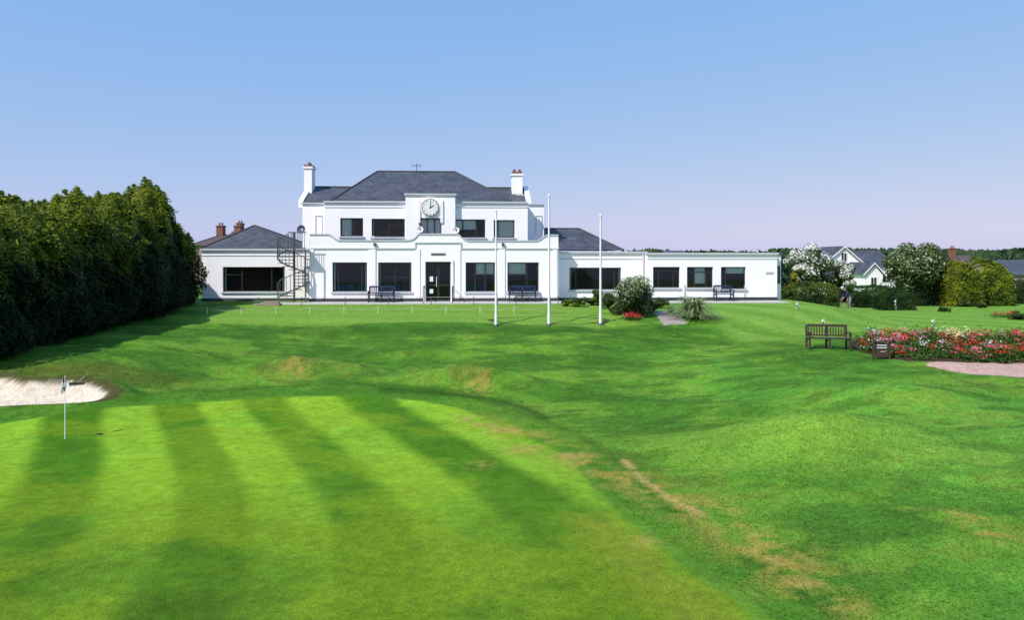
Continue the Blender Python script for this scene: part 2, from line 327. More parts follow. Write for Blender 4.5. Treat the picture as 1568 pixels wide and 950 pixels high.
def conifer(pos,h,R,n,ls=0.13):
    x,y,z=pos; ph=RNG.uniform(0,6.28,4)
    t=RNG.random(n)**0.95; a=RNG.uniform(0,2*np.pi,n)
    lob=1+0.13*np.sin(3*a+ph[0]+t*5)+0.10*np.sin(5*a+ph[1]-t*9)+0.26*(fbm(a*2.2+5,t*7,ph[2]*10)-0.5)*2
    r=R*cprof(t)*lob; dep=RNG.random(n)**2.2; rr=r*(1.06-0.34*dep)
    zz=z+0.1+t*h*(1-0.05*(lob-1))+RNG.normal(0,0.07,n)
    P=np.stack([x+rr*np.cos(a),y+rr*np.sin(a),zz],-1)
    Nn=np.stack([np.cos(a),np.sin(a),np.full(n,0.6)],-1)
    cl=fbm(a*3+x*3,t*12+y,7); tip_lit=np.clip((1-dep)*0.20+0.9*(cl-0.47)*2+1.7*(t-0.56),0,1)  # sunlit tops and shaded lower foliage painted in by height, over random tone
    C=mixcol((0.009,0.022,0.006),(0.18,0.22,0.016),tip_lit)*RNG.uniform(.7,1.3,(n,1))
    Qs=[];Cs=[]
    Q,CQ=leafarrays(P,Nn,ls,ls*0.36,C); Qs.append(Q);Cs.append(CQ)
    for k in range(26):
        rad=R*math.sqrt(random.random())*0.85; an=random.uniform(0,6.283); 
        tb=(1-(rad/R)**2)**(1/2.4)*0.86+0.14
        cx_,cy_,cz_=x+rad*math.cos(an),y+rad*math.sin(an),z+h*min(tb,1)-.15
        m=int(n*0.012); s=RNG.random(m); hh=random.uniform(.3,.85); spr=.20*(1-s)**.7
        PP=np.stack([cx_+RNG.normal(0,1,m)*spr,cy_+RNG.normal(0,1,m)*spr,cz_+s*hh],-1)
        Q2,C2=leafarrays(PP,np.tile([0.3,-.3,.8],(m,1)),ls*.8,ls*.3,mixcol((0.08,0.12,0.012),(0.24,0.28,0.018),RNG.random(m))); Qs.append(Q2);Cs.append(C2)
    tr=MB(); tr.cyl((x,y,z-0.2),(x,y,z+h*0.9),R*0.09,0.03,8)
    for k in range(16):
        aa=k*2.4; zz0=z+h*(0.12+0.045*k); rr0=R*(0.85-0.02*k); tr.cyl((x,y,zz0),(x+rr0*math.cos(aa),y+rr0*math.sin(aa),zz0+0.35),0.05,0.015,5)
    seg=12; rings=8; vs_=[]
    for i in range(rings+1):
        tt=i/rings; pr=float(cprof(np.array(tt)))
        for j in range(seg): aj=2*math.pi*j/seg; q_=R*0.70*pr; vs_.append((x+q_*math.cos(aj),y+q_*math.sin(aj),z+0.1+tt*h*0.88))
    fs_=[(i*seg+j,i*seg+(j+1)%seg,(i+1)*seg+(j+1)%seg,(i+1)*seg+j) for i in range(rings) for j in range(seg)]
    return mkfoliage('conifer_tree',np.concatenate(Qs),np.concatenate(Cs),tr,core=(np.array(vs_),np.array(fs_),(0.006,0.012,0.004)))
def broad(name,pos,h,rad,nclump,nleaf,ls,c0,c1,trunk_h=None,crs=0.4,core=True,flow=None):
    x,y,z=pos; rx,ry,rz=rad; cz=z+h-rz
    d=sphere_dirs(nclump); u=RNG.random((nclump,1))**0.4*0.72; cc=np.array([x,y,cz])+d*u*np.array([rx,ry,rz]); cr=RNG.uniform(.6,1.1,nclump)*crs*min(rx,rz)
    ci=RNG.integers(0,nclump,nleaf); dd=sphere_dirs(nleaf); rr=cr[ci][:,None]*(1.05-0.5*RNG.random((nleaf,1))**2)
    P=cc[ci]+dd*rr*np.array([1.1,1.1,0.9]); k=P[:,2]>z+0.03; P=P[k];dd=dd[k];ci=ci[k]; n=len(P)
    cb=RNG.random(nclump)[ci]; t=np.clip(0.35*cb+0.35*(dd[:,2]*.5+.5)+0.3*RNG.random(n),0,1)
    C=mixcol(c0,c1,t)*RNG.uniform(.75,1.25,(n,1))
    if flow is not None:
        m=(RNG.random(n)<flow[1]*ss((dd[:,2]+0.5)/0.8)*(0.4+cb)); C[m]=np.array(flow[0])*RNG.uniform(.8,1.1,(m.sum(),1))
    Q,CQ=leafarrays(P,dd,ls,ls*0.55,C)
    tr=MB(); tz=z+(trunk_h or 0.3*h); tr.cyl((x,y,z-0.15),(x,y,tz),max(.04,rx*0.09),max(.03,rx*0.06),8)
    for k in range(min(nclump,14)): tr.cyl((x,y,tz-0.02),tuple(cc[k]),max(.02,rx*0.035),0.012,5)
    co_=None
    if core:
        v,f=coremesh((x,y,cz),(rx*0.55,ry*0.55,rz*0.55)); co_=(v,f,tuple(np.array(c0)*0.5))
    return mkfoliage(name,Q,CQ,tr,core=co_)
def hedge(name,x0,x1,y0,y1,z,h,n,ls,c0,c1,bul=0.12):
    u=RNG.random(n);v=RNG.random(n);w=RNG.random(n); face=RNG.integers(0,4,n)
    Nn=np.zeros((n,3))
    P=np.stack([x0+u*(x1-x0),y0+v*(y1-y0),w*h],-1)
    f=face<=1;P[f,1]=y0;Nn[f]=(0,-1,.2); f=face==2;P[f,2]=h;Nn[f]=(0,0,1); f=face==3; P[f,0]=np.where(RNG.random(f.sum())<.5,x0,x1);Nn[f]=(0,0,.5)
    ex=np.sqrt(np.clip(1-((P[:,0]-(x0+x1)/2)/((x1-x0)/2))**4,0,1)); P[:,2]*=0.52+0.38*ex+0.45*(fbm(P[:,0]*.9,P[:,1]*.3,44)-.35)
    low=(fbm(P[:,0]*1.3+P[:,1],P[:,2]*1.5,4)-.5)*2*bul*2; P+=Nn*low[:,None]+RNG.normal(0,ls*0.7,(n,3)); P[:,2]=np.abs(P[:,2])+z
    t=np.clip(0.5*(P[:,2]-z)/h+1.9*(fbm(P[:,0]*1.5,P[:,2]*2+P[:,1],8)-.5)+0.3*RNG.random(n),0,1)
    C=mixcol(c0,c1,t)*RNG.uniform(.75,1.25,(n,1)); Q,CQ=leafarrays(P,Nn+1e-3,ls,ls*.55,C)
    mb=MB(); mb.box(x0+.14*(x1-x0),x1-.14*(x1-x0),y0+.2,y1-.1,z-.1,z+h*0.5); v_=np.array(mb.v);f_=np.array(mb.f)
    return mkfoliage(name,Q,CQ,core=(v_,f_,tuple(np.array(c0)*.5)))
for i in range(10):
    Y=25.0+i*1.68; X=-19.2+RNG.uniform(-.3,.3)+(0.5 if i==9 else 0); hh=[5.0,4.8,5.2,4.9,5.5,5.0,5.7,5.2,6.3,4.3][i]; R=[2.1,2.1,2.2,2.1,2.2,2.1,2.2,2.1,1.9,1.7][i]
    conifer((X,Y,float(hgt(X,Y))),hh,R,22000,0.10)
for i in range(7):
    Y=28+i*2.4; X=-22.3+RNG.uniform(-.3,.3); conifer((X,Y,float(hgt(X,Y))),5.6+RNG.uniform(-.3,.3),2.3,5000,0.2)  # back row added, mostly out of view, to shade the front trees and ground
# ------------------------------------------------------------------ club house
TH=math.radians(3.0); cT,sT=math.cos(TH),math.sin(TH); OX=(663-CX)/F*43; OY=43.0
def BX(px,ly):
    a=(px-CX)/F; return (a*(OY+cT*ly)+sT*ly-OX)/(cT-a*sT)
def BD(px,ly): return OY+sT*BX(px,ly)+cT*ly
def BZ(py,px,ly): return HC-(py-HY)/F*BD(px,ly)
club=empty('club_house',(OX,OY,0),TH)
def wall(mb,x0,x1,z0,z1,ly,ops,m=0,rev=0.22):
    xc=sorted(set([x0,x1]+[o[0] for o in ops]+[o[1] for o in ops])); zc=sorted(set([z0,z1]+[o[2] for o in ops]+[o[3] for o in ops]))
    for a,b_ in zip(xc[:-1],xc[1:]):
        for c,d in zip(zc[:-1],zc[1:]):
            mx,mz=(a+b_)/2,(c+d)/2
            if any(o[0]<mx<o[1] and o[2]<mz<o[3] for o in ops): continue
            mb.quad([(a,ly,c),(b_,ly,c),(b_,ly,d),(a,ly,d)],m)
    for (a,b_,c,d) in ops:
        y2=ly+rev
        mb.quad([(a,ly,c),(a,ly,d),(a,y2,d),(a,y2,c)],m); mb.quad([(b_,ly,c),(b_,y2,c),(b_,y2,d),(b_,ly,d)],m)
        mb.quad([(a,ly,d),(b_,ly,d),(b_,y2,d),(a,y2,d)],m); mb.quad([(a,ly,c),(a,y2,c),(b_,y2,c),(b_,ly,c)],m)
walls=MB(); wins=MB(); trim=MB(); inter=MB()
def window(px0,px1,py0,py1,ly,vm=(),hm=None,blind=None,side=None,sill=True):
    pc=(px0+px1)/2; x0,x1=BX(px0,ly),BX(px1,ly); z1,z0=BZ(py0,pc,ly),BZ(py1,pc,ly)
    y=ly+0.13; fw=0.06
    wins.box(x0,x1,y,y+.07,z1-fw,z1); wins.box(x0,x1,y,y+.07,z0,z0+fw); wins.box(x0,x0+fw,y,y+.07,z0+fw,z1-fw); wins.box(x1-fw,x1,y,y+.07,z0+fw,z1-fw)
    for t in vm:
        xm=x0+(x1-x0)*t; wins.box(xm-.03,xm+.03,y+.002,y+.068,z0+fw,z1-fw)
    if hm:
        zm=z1-(z1-z0)*hm[0]; a=x0+(x1-x0)*hm[1]; b_=x0+(x1-x0)*hm[2]; wins.box(a,b_,y+.004,y+.066,zm-.025,zm+.025)
    wins.quad([(x0,y+.03,z0),(x1,y+.03,z0),(x1,y+.03,z1),(x0,y+.03,z1)],1)
    if blind:
        a=x0+(x1-x0)*blind[1]+.05; b_=x0+(x1-x0)*blind[2]-.05; zb=z1-(z1-z0)*blind[0]
        n=max(4,int((b_-a)/0.09))
        for k in range(n):
            xa=a+(b_-a)*k/n; xb=a+(b_-a)*(k+1)/n; o=0.03*(k%2); wins.quad([(xa,y+.09+o,zb),(xb,y+.09+.03-o,zb),(xb,y+.09+.03-o,z1),(xa,y+.09+o,z1)],3)
    if side:
        for a,b_ in ((x0,x0+side),(x1-side,x1)):
            for k in range(4):
                xa=a+(b_-a)*k/4; xb=a+(b_-a)*(k+1)/4; o=.04*(k%2); wins.quad([(xa,y+.1+o,z0),(xb,y+.14-o,z0),(xb,y+.14-o,z1),(xa,y+.1+o,z1)],3)
    if sill: trim.box(x0-.08,x1+.08,ly-.09,ly+.12,z0-.09,z0-.002,0)
    return (x0,x1,z0,z1)
def cornice(px0,px1,py,ly,h=.09,pr=.07,m=0,pc=None):
    z=BZ(py,pc or (px0+px1)/2,ly); trim.box(BX(px0,ly),BX(px1,ly),ly-pr,ly-.003,z-h,z,m)
ops=[]
ops.append(window(509,562,402,447,0,(.16,.84),None,None,.14))
ops.append(window(579,630,402,447,0,(.5,),(.5,0,1),None,.12))
ops.append(window(713,758,402,447,0,(.33,.67),(.42,0,1),(.42,0.33,1),None))
ops.append(window(777,825,402,447,0,(.62,),(.42,0,.62),(.4,0,.62),.08))
dx0,dx1=BX(652,0),BX(690,0); dz1=BZ(401,670,0); ops.append((dx0,dx1,0.03,dz1))
X0,X1=BX(474,0),BX(855,0); zt=BZ(373,663,0)
wall(walls,X0,X1,-0.4,zt,0,ops)
DEP=11.0
walls.quad([(X0,DEP,-.4),(X0,0,-.4),(X0,0,zt),(X0,DEP,zt)]); walls.quad([(X1,0,-.4),(X1,DEP,-.4),(X1,DEP,zt),(X1,0,zt)]); walls.quad([(X1,DEP,-.4),(X0,DEP,-.4),(X0,DEP,zt),(X1,DEP,zt)])
inter.box(X0+.02,X1-.02,.30,DEP-.1,zt-.35,zt-.1,0)
inter.box(X0+.02,X1-.02,4.8,4.9,-.3,zt-.36,1); inter.box(X0+.02,X1-.02,.30,4.79,-.3,0.04,2)
def par(pl,ly,th=.28,zb=None,cop=.07):
    pts=[(BX(px,ly),BZ(py,px,ly)) for px,py in pl]
    poly=[(pts[0][0],zb)]+pts+[(pts[-1][0],zb)]
    walls.extrude_profile([(x,z) for x,z in poly],ly,ly+th,0)
    for (xa,za),(xb,zb2) in zip(pts[:-1],pts[1:]):
        trim.extrude_profile([(xa-.002,za+.002),(xb+.002,zb2+.002),(xb+.002,zb2+cop),(xa-.002,za+cop)],ly-.05,ly+th+.05,0)
mainpar=[(474,360),(503,360),(508,363),(513,367),(518,369.5),(625,369.5),(632,368),(637,364),(641,359.5),(702,359.5),(706,364),(711,368),(716,370),(822,370),(828,367),(833,363),(838,361),(855,361)]
par(mainpar,0,zb=zt)
zsc=BZ(380,663,0)
trim.box(X0-.04,BX(636,0),-.06,-.003,zsc-.06,zsc); trim.box(BX(706,0),X1+.04,-.06,-.003,zsc-.06,zsc)
zh=BZ(371,663,0); trim.box(BX(636,0),BX(706,0),-.06,-.003,zh-.06,zh); 
for p in (636,706): trim.box(BX(p,0)-.03,BX(p,0)+.03,-.061,-.003,zsc-.06,zh)
for p in (574,770): trim.box(BX(p,0)-.07,BX(p,0)+.07,-.14,-.004,zsc+.12,zsc+.30,1)
for p in (474,570,640,702,768,850):
    w=.12 if p not in (570,768) else .2
    x=BX(p,0)+(w if p==474 else 0); walls.box(x-w,x+w,-.05,-.004,.23,zsc-.07,0)
trim.box(X0-.02,dx0-.05,-.04,-.003,-.35,.22,2); trim.box(dx1+.05,X1+.02,-.04,-.003,-.35,.22,2)
y=.12
for a,b_ in ((dx0,dx0+.07),(dx1-.07,dx1),((dx0+dx1)/2-.05,(dx0+dx1)/2+.05)): wins.box(a,b_,y,y+.08,.04,dz1)
for z in (.05,.95,2.05,dz1-.09): wins.box(dx0+.07,dx1-.07,y+.003,y+.075,z,z+.09)
wins.quad([(dx0,y+.03,.03),(dx1,y+.03,.03),(dx1,y+.03,dz1),(dx0,y+.03,dz1)],1)
wins.box(dx0+.2,dx0+.42,y+.02,y+.027,1.2,1.5,2); wins.box(dx0+.2,dx0+.42,y+.02,y+.027,.5,.75,2)
wins.box((dx0+dx1)/2-.12,(dx0+dx1)/2-.09,y-.05,y-.02,.9,1.5,2)
walls.box(dx0-.16,dx0-.03,-.09,-.006,.03,dz1+.12); walls.box(dx1+.03,dx1+.16,-.09,-.006,.03,dz1+.12); walls.box(dx0-.03,dx1+.03,-.09,-.006,dz1+.002,dz1+.12)
trim.box(BX(660,0),BX(682,0),-.03,-.005,BZ(391,670,0),BZ(388,670,0),1)
def chair(x,y,m=4):
    wins.box(x-.25,x+.25,y,y+.06,.45,1.0,m); wins.box(x-.25,x+.25,y-.45,y-.005,.4,.5,m)
    for a in (-.22,.22):
        for c in (-.42,.0): wins.box(x+a-.02,x+a+.02,y+c,y+c+.04,.04,.4,0)
for p in (520,535,552,590,605,622,722,738,790,808): chair(BX(p,1.0),.9+random.random()*.5)
LU=2.6; U0,U1=BX(497,LU),BX(808,LU); zu0=zt-.3; zu1=BZ(311,655,LU)
uo=[window(521,556,334,362,LU,(.55,),None,(1,.02,.5)),window(569,620,335,363,LU,(.5,),(.35,.5,1),None,.1),
    window(695,743,336,364,LU,(.28,.72),None,(.55,.0,.72)),window(756,788,337,364,LU,(.2,),None,(1,.2,1))]
bd=(BX(642,LU-.35),BX(676,LU-.35),zt-.05,BZ(334,660,LU-.35))
wall(walls,U0,U1,zu0,zu1,LU,uo)
LS=3.5; S0,S1=BX(463,LS),BX(833,LS)
walls.box(S0,U0,LS,9.5,zu0,zu1-.03); walls.box(U1,S1,LS,9.5,zu0,zu1-.03)
walls.quad([(U0,LS,zu0),(U0,LU,zu0),(U0,LU,zu1),(U0,LS,zu1)]); walls.quad([(U1,LU,zu0),(U1,LS,zu0),(U1,LS,zu1),(U1,LU,zu1)])
walls.quad([(U1,9.5,zu0),(U0,9.5,zu0),(U0,9.5,zu1),(U1,9.5,zu1)])
inter.box(U0+.02,U1-.02,LU+4,LU+4.1,zu0,zu1-.1,1); inter.box(U0+.02,U1-.02,LU+.30,9.4,zu1-.12,zu1-.02,0)
for a,b_ in ((483,494),(820,830)):
    xa,xb=BX(a,LS),BX(b_,LS); za,zb=BZ(360,a,LS),BZ(330,a,LS)
    for q4 in ((xa,xb,zb-.04,zb),(xa,xa+.04,za,zb-.04),(xb-.04,xb,za,zb-.04)): trim.box(q4[0],q4[1],LS-.04,LS-.003,q4[2],q4[3])
trim.box(U0-.06,BX(621,LU),LU-.12,LU+.25,zu1+.002,zu1+.10); trim.box(BX(698,LU),U1+.06,LU-.12,LU+.25,zu1+.002,zu1+.10)
trim.box(S0-.06,U0-.065,LS-.1,LS+.25,zu1-.027,zu1+.06); trim.box(U1+.065,S1+.06,LS-.1,LS+.25,zu1-.027,zu1+.06)
cornice(497,621,317,LU,.04,.03); cornice(698,808,317,LU,.04,.03)
LB=LU-.35; bx0,bx1=BX(621,LB),BX(697,LB); bz1=BZ(299,659,LB)
wall(walls,bx0,bx1,zu0,bz1,LB,[bd],rev=.3)
walls.quad([(bx0,LU+.3,zu0),(bx0,LB,zu0),(bx0,LB,bz1),(bx0,LU+.3,bz1)]); walls.quad([(bx1,LB,zu0),(bx1,LU+.3,zu0),(bx1,LU+.3,bz1),(bx1,LB,bz1)])
walls.quad([(bx0,LB,bz1),(bx1,LB,bz1),(bx1,LU+.3,bz1),(bx0,LU+.3,bz1)])
walls.quad([(bx1,LU+.3,zu1),(bx0,LU+.3,zu1),(bx0,LU+.3,bz1),(bx1,LU+.3,bz1)])
trim.box(bx0-.08,bx1+.08,LB-.1,LU+.36,bz1+.002,bz1+.10)
wins.box(bd[0],bd[0]+.06,LB+.18,LB+.25,bd[2],bd[3]); wins.box(bd[1]-.06,bd[1],LB+.18,LB+.25,bd[2],bd[3]); wins.box(bd[0]+.06,bd[1]-.06,LB+.18,LB+.25,bd[3]-.07,bd[3])
for t in (.35,.68): xm=bd[0]+(bd[1]-bd[0])*t; wins.box(xm-.03,xm+.03,LB+.18,LB+.25,bd[2],bd[3]-.07)
wins.quad([(bd[0],LB+.22,bd[2]),(bd[1],LB+.22,bd[2]),(bd[1],LB+.22,bd[3]),(bd[0],LB+.22,bd[3])],1)
sx=BX(659,LB); scz=BZ(318,659,LB)
walls.box(sx-.78,sx-.62,LB-.08,LB-.003,scz-.95,scz+.45); walls.box(sx+.62,sx+.78,LB-.08,LB-.003,scz-.95,scz+.45)
clock=MB()
clock.cyl((sx,LB-.003,scz),(sx,LB-.10,scz),.62,.60,40,0); clock.cyl((sx,LB-.10,scz),(sx,LB-.14,scz),.53,.53,40,1); clock.cyl((sx,LB-.14,scz),(sx,LB-.15,scz),.49,.49,40,2)
for k in range(12):
    a=k*math.pi/6; r0,r1=.38,.45; clock.cyl((sx+r0*math.sin(a),LB-.156,scz+r0*math.cos(a)),(sx+r1*math.sin(a),LB-.156,scz+r1*math.cos(a)),.014,.014,6,1)
for a,l,w in ((math.radians(5),.40,.018),(math.radians(58),.27,.026)): clock.cyl((sx-.05*math.sin(a),LB-.165,scz-.05*math.cos(a)),(sx+l*math.sin(a),LB-.165,scz+l*math.cos(a)),w,w*.6,6,1)
clock.sphere((sx,LB-.165,scz),.03,1)
clock.make('clock',[M_white,M_black,M_wframe],club)
LL=1.6; l0,l1=BX(309,LL),X0-.003; lz=BZ(384,390,LL)
lo=[window(341,436,409,447,LL,(.3,.78),(.32,0,.3),None,.15)]
wall(walls,l0,l1,-.4,lz,LL,lo)
walls.quad([(l0,DEP,-.4),(l0,LL,-.4),(l0,LL,lz),(l0,DEP,lz)]); walls.quad([(l1,DEP,-.4),(l0,DEP,-.4),(l0,DEP,lz),(l1,DEP,lz)])
trim.box(l0-.08,l1,LL-.12,LL+.3,lz+.002,lz+.12); cornice(309,473,391,LL,.04,.03); trim.box(l0-.02,l1,LL-.035,LL-.003,-.35,.16,2)
inter.box(l0+.02,l1-.02,LL+.32,DEP-.1,lz-.2,lz-.04,0); inter.box(l0+.02,l1-.02,LL+4,LL+4.1,-.3,lz-.21,1); inter.box(l0+.02,l1-.02,LL+.30,LL+3.99,-.3,.04,2)
LR=1.1; r0,r1=X1+.003,BX(991,LR); rz=BZ(388,920,LR)
ro=[window(872,951,410,444,LR,(.13,.87),None,None,.12)]
wall(walls,r0,r1,-.4,rz,LR,ro)
trim.box(r0,r1,LR-.12,LR+.3,rz+.002,rz+.11); trim.box(r0,r1,LR-.035,LR-.003,-.35,.16,2)
LQ=.5; q0,q1=BX(991,LQ),BX(1190,LQ); qz=BZ(390,1090,LQ)
qo=[window(1000,1041,409,441,LQ,(.22,.78),(.2,0,1)),window(1052,1092,409,441,LQ,(.3,.75),(.25,0,1),(.8,.3,.75)),window(1104,1142,409,443,LQ,(.2,),None,(.3,.2,1))]
wall(walls,q0,q1,-.4,qz,LQ,qo)
walls.quad([(q0,LR+.3,-.4),(q0,LQ,-.4),(q0,LQ,qz),(q0,LR+.3,qz)])
walls.box(q1,q1+.45,LQ+.5,DEP,-.6,qz-.02)
walls.quad([(q1,LQ,-.4),(q1,LQ+.5,-.4),(q1,LQ+.5,qz),(q1,LQ,qz)]); walls.quad([(q1,DEP,-.4),(r0,DEP,-.4),(r0,DEP,qz),(q1,DEP,qz)])
trim.box(q0-.06,q1+.06,LQ-.12,LQ+.3,qz+.002,qz+.11); trim.box(q0-.02,q1+.02,LQ-.035,LQ-.003,-.35,.2,2)
trim.box(q1+.07,q1+.55,LQ+.4,LQ+.8,qz-.018,qz+.10,1)
wins.box(q1+.08,q1+.38,LQ+.46,LQ+.498,1.0,2.1,0); wins.box(q1+.12,q1+.34,LQ+.44,LQ+.455,1.05,2.05,1)
cornice(991,1190,396,LQ,.04,.03); cornice(856,990,396,LR,.04,.03)
inter.box(r0+.02,q1-.02,LR+.35,DEP-.1,rz-.25,rz-.06,0); inter.box(r0+.02,q1-.02,LR+3.5,LR+3.6,-.3,rz-.26,1); inter.box(r0+.02,q1-.02,LR+.34,LR+3.49,-.3,.04,2)
trim.cyl((q0-.12,LR-.07,.05),(q0-.12,LR-.07,rz),.05,.05,8,0)
for p,l in ((1140,LQ),(1048,LQ)): trim.box(BX(p,l)-.03,BX(p,l)+.03,l-.06,l-.004,.2,1.0 if p==1048 else .9,0)
trim.box(BX(1181,LQ)-.35,BX(1181,LQ)+.1,LQ-.05,LQ-.004,1.65,1.75,0)
walls.make('walls',[M_white],club); trim.make('trim',[M_trim,M_metal,M_plinth],club); wins.make('windows',[M_frame,M_glass,M_wframe,M_blind,M_blue],club); inter.make('interior',[M_plinth,M_int,M_carpet],club)
def rface(mb,pts,m=0):
    p0=Vector(pts[0]);u=(Vector(pts[1])-p0).normalized();n=u.cross(Vector(pts[-1])-p0).normalized();v=n.cross(u)
    mb.quad(pts,m,[((Vector(p)-p0).dot(u),(Vector(p)-p0).dot(v)) for p in pts])
def hip(mb,x0,x1,y0,y1,z,rx0,rx1,ry,rz):
    A=(x0,y0,z);B=(x1,y0,z);C=(x1,y1,z);D=(x0,y1,z);R0=(rx0,ry,rz);R1=(rx1,ry,rz)
    rface(mb,[A,B,R1,R0]); rface(mb,[C,D,R0,R1]); rface(mb,[B,C,R1]); rface(mb,[D,A,R0])
    mb.quad([D,C,B,A],0)
    for a,b_ in ((A,R0),(B,R1),(C,R1),(D,R0),(R0,R1)): mb.cyl(a,b_,.07,.07,6,1)
rf=MB(); ez=zu1+.03
ry=8.2; hip(rf,BX(503,LU+.5),BX(790,LU+.5),LU+.3,2*ry-LU,ez,BX(578,ry),BX(697,ry),ry,BZ(263,640,ry))
gx0,gx1=BX(477,6),BX(802,6); gz=BZ(287.5,640,6.3)
rface(rf,[(gx0,LU+.9,ez+.01),(gx1,LU+.9,ez+.01),(gx1,6.3,gz),(gx0,6.3,gz)]); rface(rf,[(gx1,9.6,ez+.01),(gx0,9.6,ez+.01),(gx0,6.3,gz),(gx1,6.3,gz)])
rf.cyl((gx0,6.3,gz),(gx1,6.3,gz),.08,.08,6,1)
hip(rf,BX(312,4),BX(470,4),3.2,9.5,BZ(382,390,3.2),BX(389,6.3),BX(391,6.3),6.3,BZ(346,390,6.3))
hip(rf,BX(790,4),BX(951,4),3.2,9.5,BZ(383,900,3.2),BX(835,6.3),BX(887,6.3),6.3,BZ(350.5,880,6.3))
rf.make('roof',[M_slate,M_plinth],club)
ch=MB()
for xg,sg in ((gx0,-1),(gx1,1)):
    a,b_=(xg-.3,xg-.003) if sg<0 else (xg+.003,xg+.3)
    pts=[(LU+1.0,ez-.3),(9.5,ez-.3),(9.5,ez+.15),(6.3,gz+.16),(LU+1.0,ez+.15)]
    i=len(ch.v); ch.v+=[(a,y_,z_) for y_,z_ in pts]+[(b_,y_,z_) for y_,z_ in pts]
    ch.f.append((i+4,i+3,i+2,i+1,i)); ch.m.append(0); ch.f.append(tuple(i+5+k for k in range(5))); ch.m.append(0)
    for k in range(5): ch.f.append((i+k,i+(k+1)%5,i+5+(k+1)%5,i+5+k)); ch.m.append(0)
def chimney(p0,p1,pt,pb,ly,pots):
    x0,x1=BX(p0,ly),BX(p1,ly); z1=BZ(pt,p0,ly); z0=zu1-.3
    ch.box(x0,x1,ly,ly+1.0,z0,z1-.38); ch.box(x0-.07,x1+.07,ly-.07,ly+1.07,z1-.38,z1-.26); ch.box(x0,x1,ly,ly+1,z1-.26,z1-.14,1); 
    n=pots
    for k in range(n):
        xx=x0+(x1-x0)*(k+.5)/n; ch.cyl((xx,ly+.4,z1-.14),(xx,ly+.4,z1+.06),.11,.09,10,1); ch.cyl((xx,ly+.75,z1-.14),(xx,ly+.75,z1+.02),.11,.09,10,1)
chimney(465.5,477.5,249,300,5.2,1); chimney(784,800,260,292,5.2,2)
xs0=BX(465,5.2); ch.extrude_profile([(S0-.02,zu1-.5),(xs0+.6,zu1-.5),(xs0+.6,zu1+.55),(xs0,zu1+.55),(S0+.0,zu1+.1)],5.0,6.4,0)
xr=BX(801,5.2); ch.extrude_profile([(xr-.5,zu1-.3),(xr+.75,zu1-.3),(xr+.62,zu1+.05),(xr+.1,zu1+.75),(xr-.5,zu1+.75)],5.0,6.4,0)
ch.make('chimneys',[M_white,M_brick],club)
ae=MB(); ax=BX(637,7.8); az=BZ(263,637,ry)
ae.cyl((ax,ry,az-.1),(ax,ry,az+.55),.025,.025,6,1); ae.cyl((ax-.35,ry,az+.42),(ax+.35,ry,az+.42),.015,.015,5,1)
for k in range(7): ae.cyl((ax-.33+.11*k,ry-.2,az+.42),(ax-.33+.11*k,ry+.2,az+.42),.01,.01,4,1); ae.cyl((ax-.33+.11*k,ry,az+.30),(ax-.33+.11*k,ry,az+.54),.01,.01,4,1)
def dish(p,py,ly,r,m=0):
    x=BX(p,ly);z=BZ(py,p,ly)
    ae.cyl((x,ly,z),(x-.02,ly-.1,z+.02),r*.3,r,16,m,False); ae.cyl((x,ly,z),(x,ly+.2,z-.05),.02,.02,5,1); ae.cyl((x,ly+.15,z-.05),(x,ly+.15,z-r-.25),.02,.02,5,1); ae.cyl((x,ly,z-.1),(x-.03,ly-.25,z),.01,.01,4,1)
dish(462,352,3.0,.28,1); dish(644,352,2.0,.2); dish(699,353,2.0,.2); dish(572,364,.2,.1)
ae.make('aerials',[M_wframe,M_metal],club)
te=MB(); te.box(BX(395,-1.5),BX(1205,-1.5),-2.1,-.05,-.45,.035); te.make('terrace_paving',[M_pave],loc=(OX,OY,0),rz=TH)
def b2w(lx,ly,z=0): return (OX+cT*lx-sT*ly,OY+sT*lx+cT*ly,z)
hr=MB()
for xx in (dx0-.05,dx1+.15):
    hr.path([(xx,-1.6,0),(xx,-1.6,.85),(xx+.0,-1.45,.95),(xx,-.3,.95),(xx,-.12,.85)],.025,8); hr.cyl((xx,-.4,0),(xx,-.4,.95),.02,.02,6)
hr.make('door_handrail',[M_black],loc=(OX,OY,0),rz=TH)
# ------------------------------------------------------------------ spiral staircase
st=MB(); sxc=BX(449,-.1); cy=.15; zl=BZ(383,455,0); R=.95; n=16
st.cyl((sxc,cy,0),(sxc,cy,zl+1.0),.06,.06,12)
a0=math.radians(200); tot=math.radians(450); prev=None
for k in range(n):
    a=a0+tot*k/n; a2=a0+tot*(k+1)/n; z=.03+(zl-.03)*(k+1)/n
    P=[(sxc+.06*math.cos(a),cy+.06*math.sin(a)),(sxc+R*math.cos(a),cy+R*math.sin(a)),(sxc+R*math.cos(a2),cy+R*math.sin(a2)),(sxc+.06*math.cos(a2),cy+.06*math.sin(a2))]
    i=len(st.v); st.v+=[(p[0],p[1],z-.04) for p in P]+[(p[0],p[1],z) for p in P]
    for f in ((3,2,1,0),(4,5,6,7),(0,1,5,4),(1,2,6,5),(2,3,7,6),(3,0,4,7)): st.f.append(tuple(i+j for j in f)); st.m.append(0)
    for aa,zz in ((a,z),((a+a2)/2,z+.1)):
        st.cyl((sxc+R*math.cos(aa),cy+R*math.sin(aa),zz-.05),(sxc+R*math.cos(aa),cy+R*math.sin(aa),zz+.9),.018,.018,5)
    if prev: 
        st.cyl(prev,(sxc+R*math.cos(a),cy+R*math.sin(a),z+.9),.028,.028,6); st.cyl((prev[0],prev[1],prev[2]-.9),(sxc+R*math.cos(a),cy+R*math.sin(a),z),.045,.045,6)
    prev=(sxc+R*math.cos(a),cy+R*math.sin(a),z+.9)
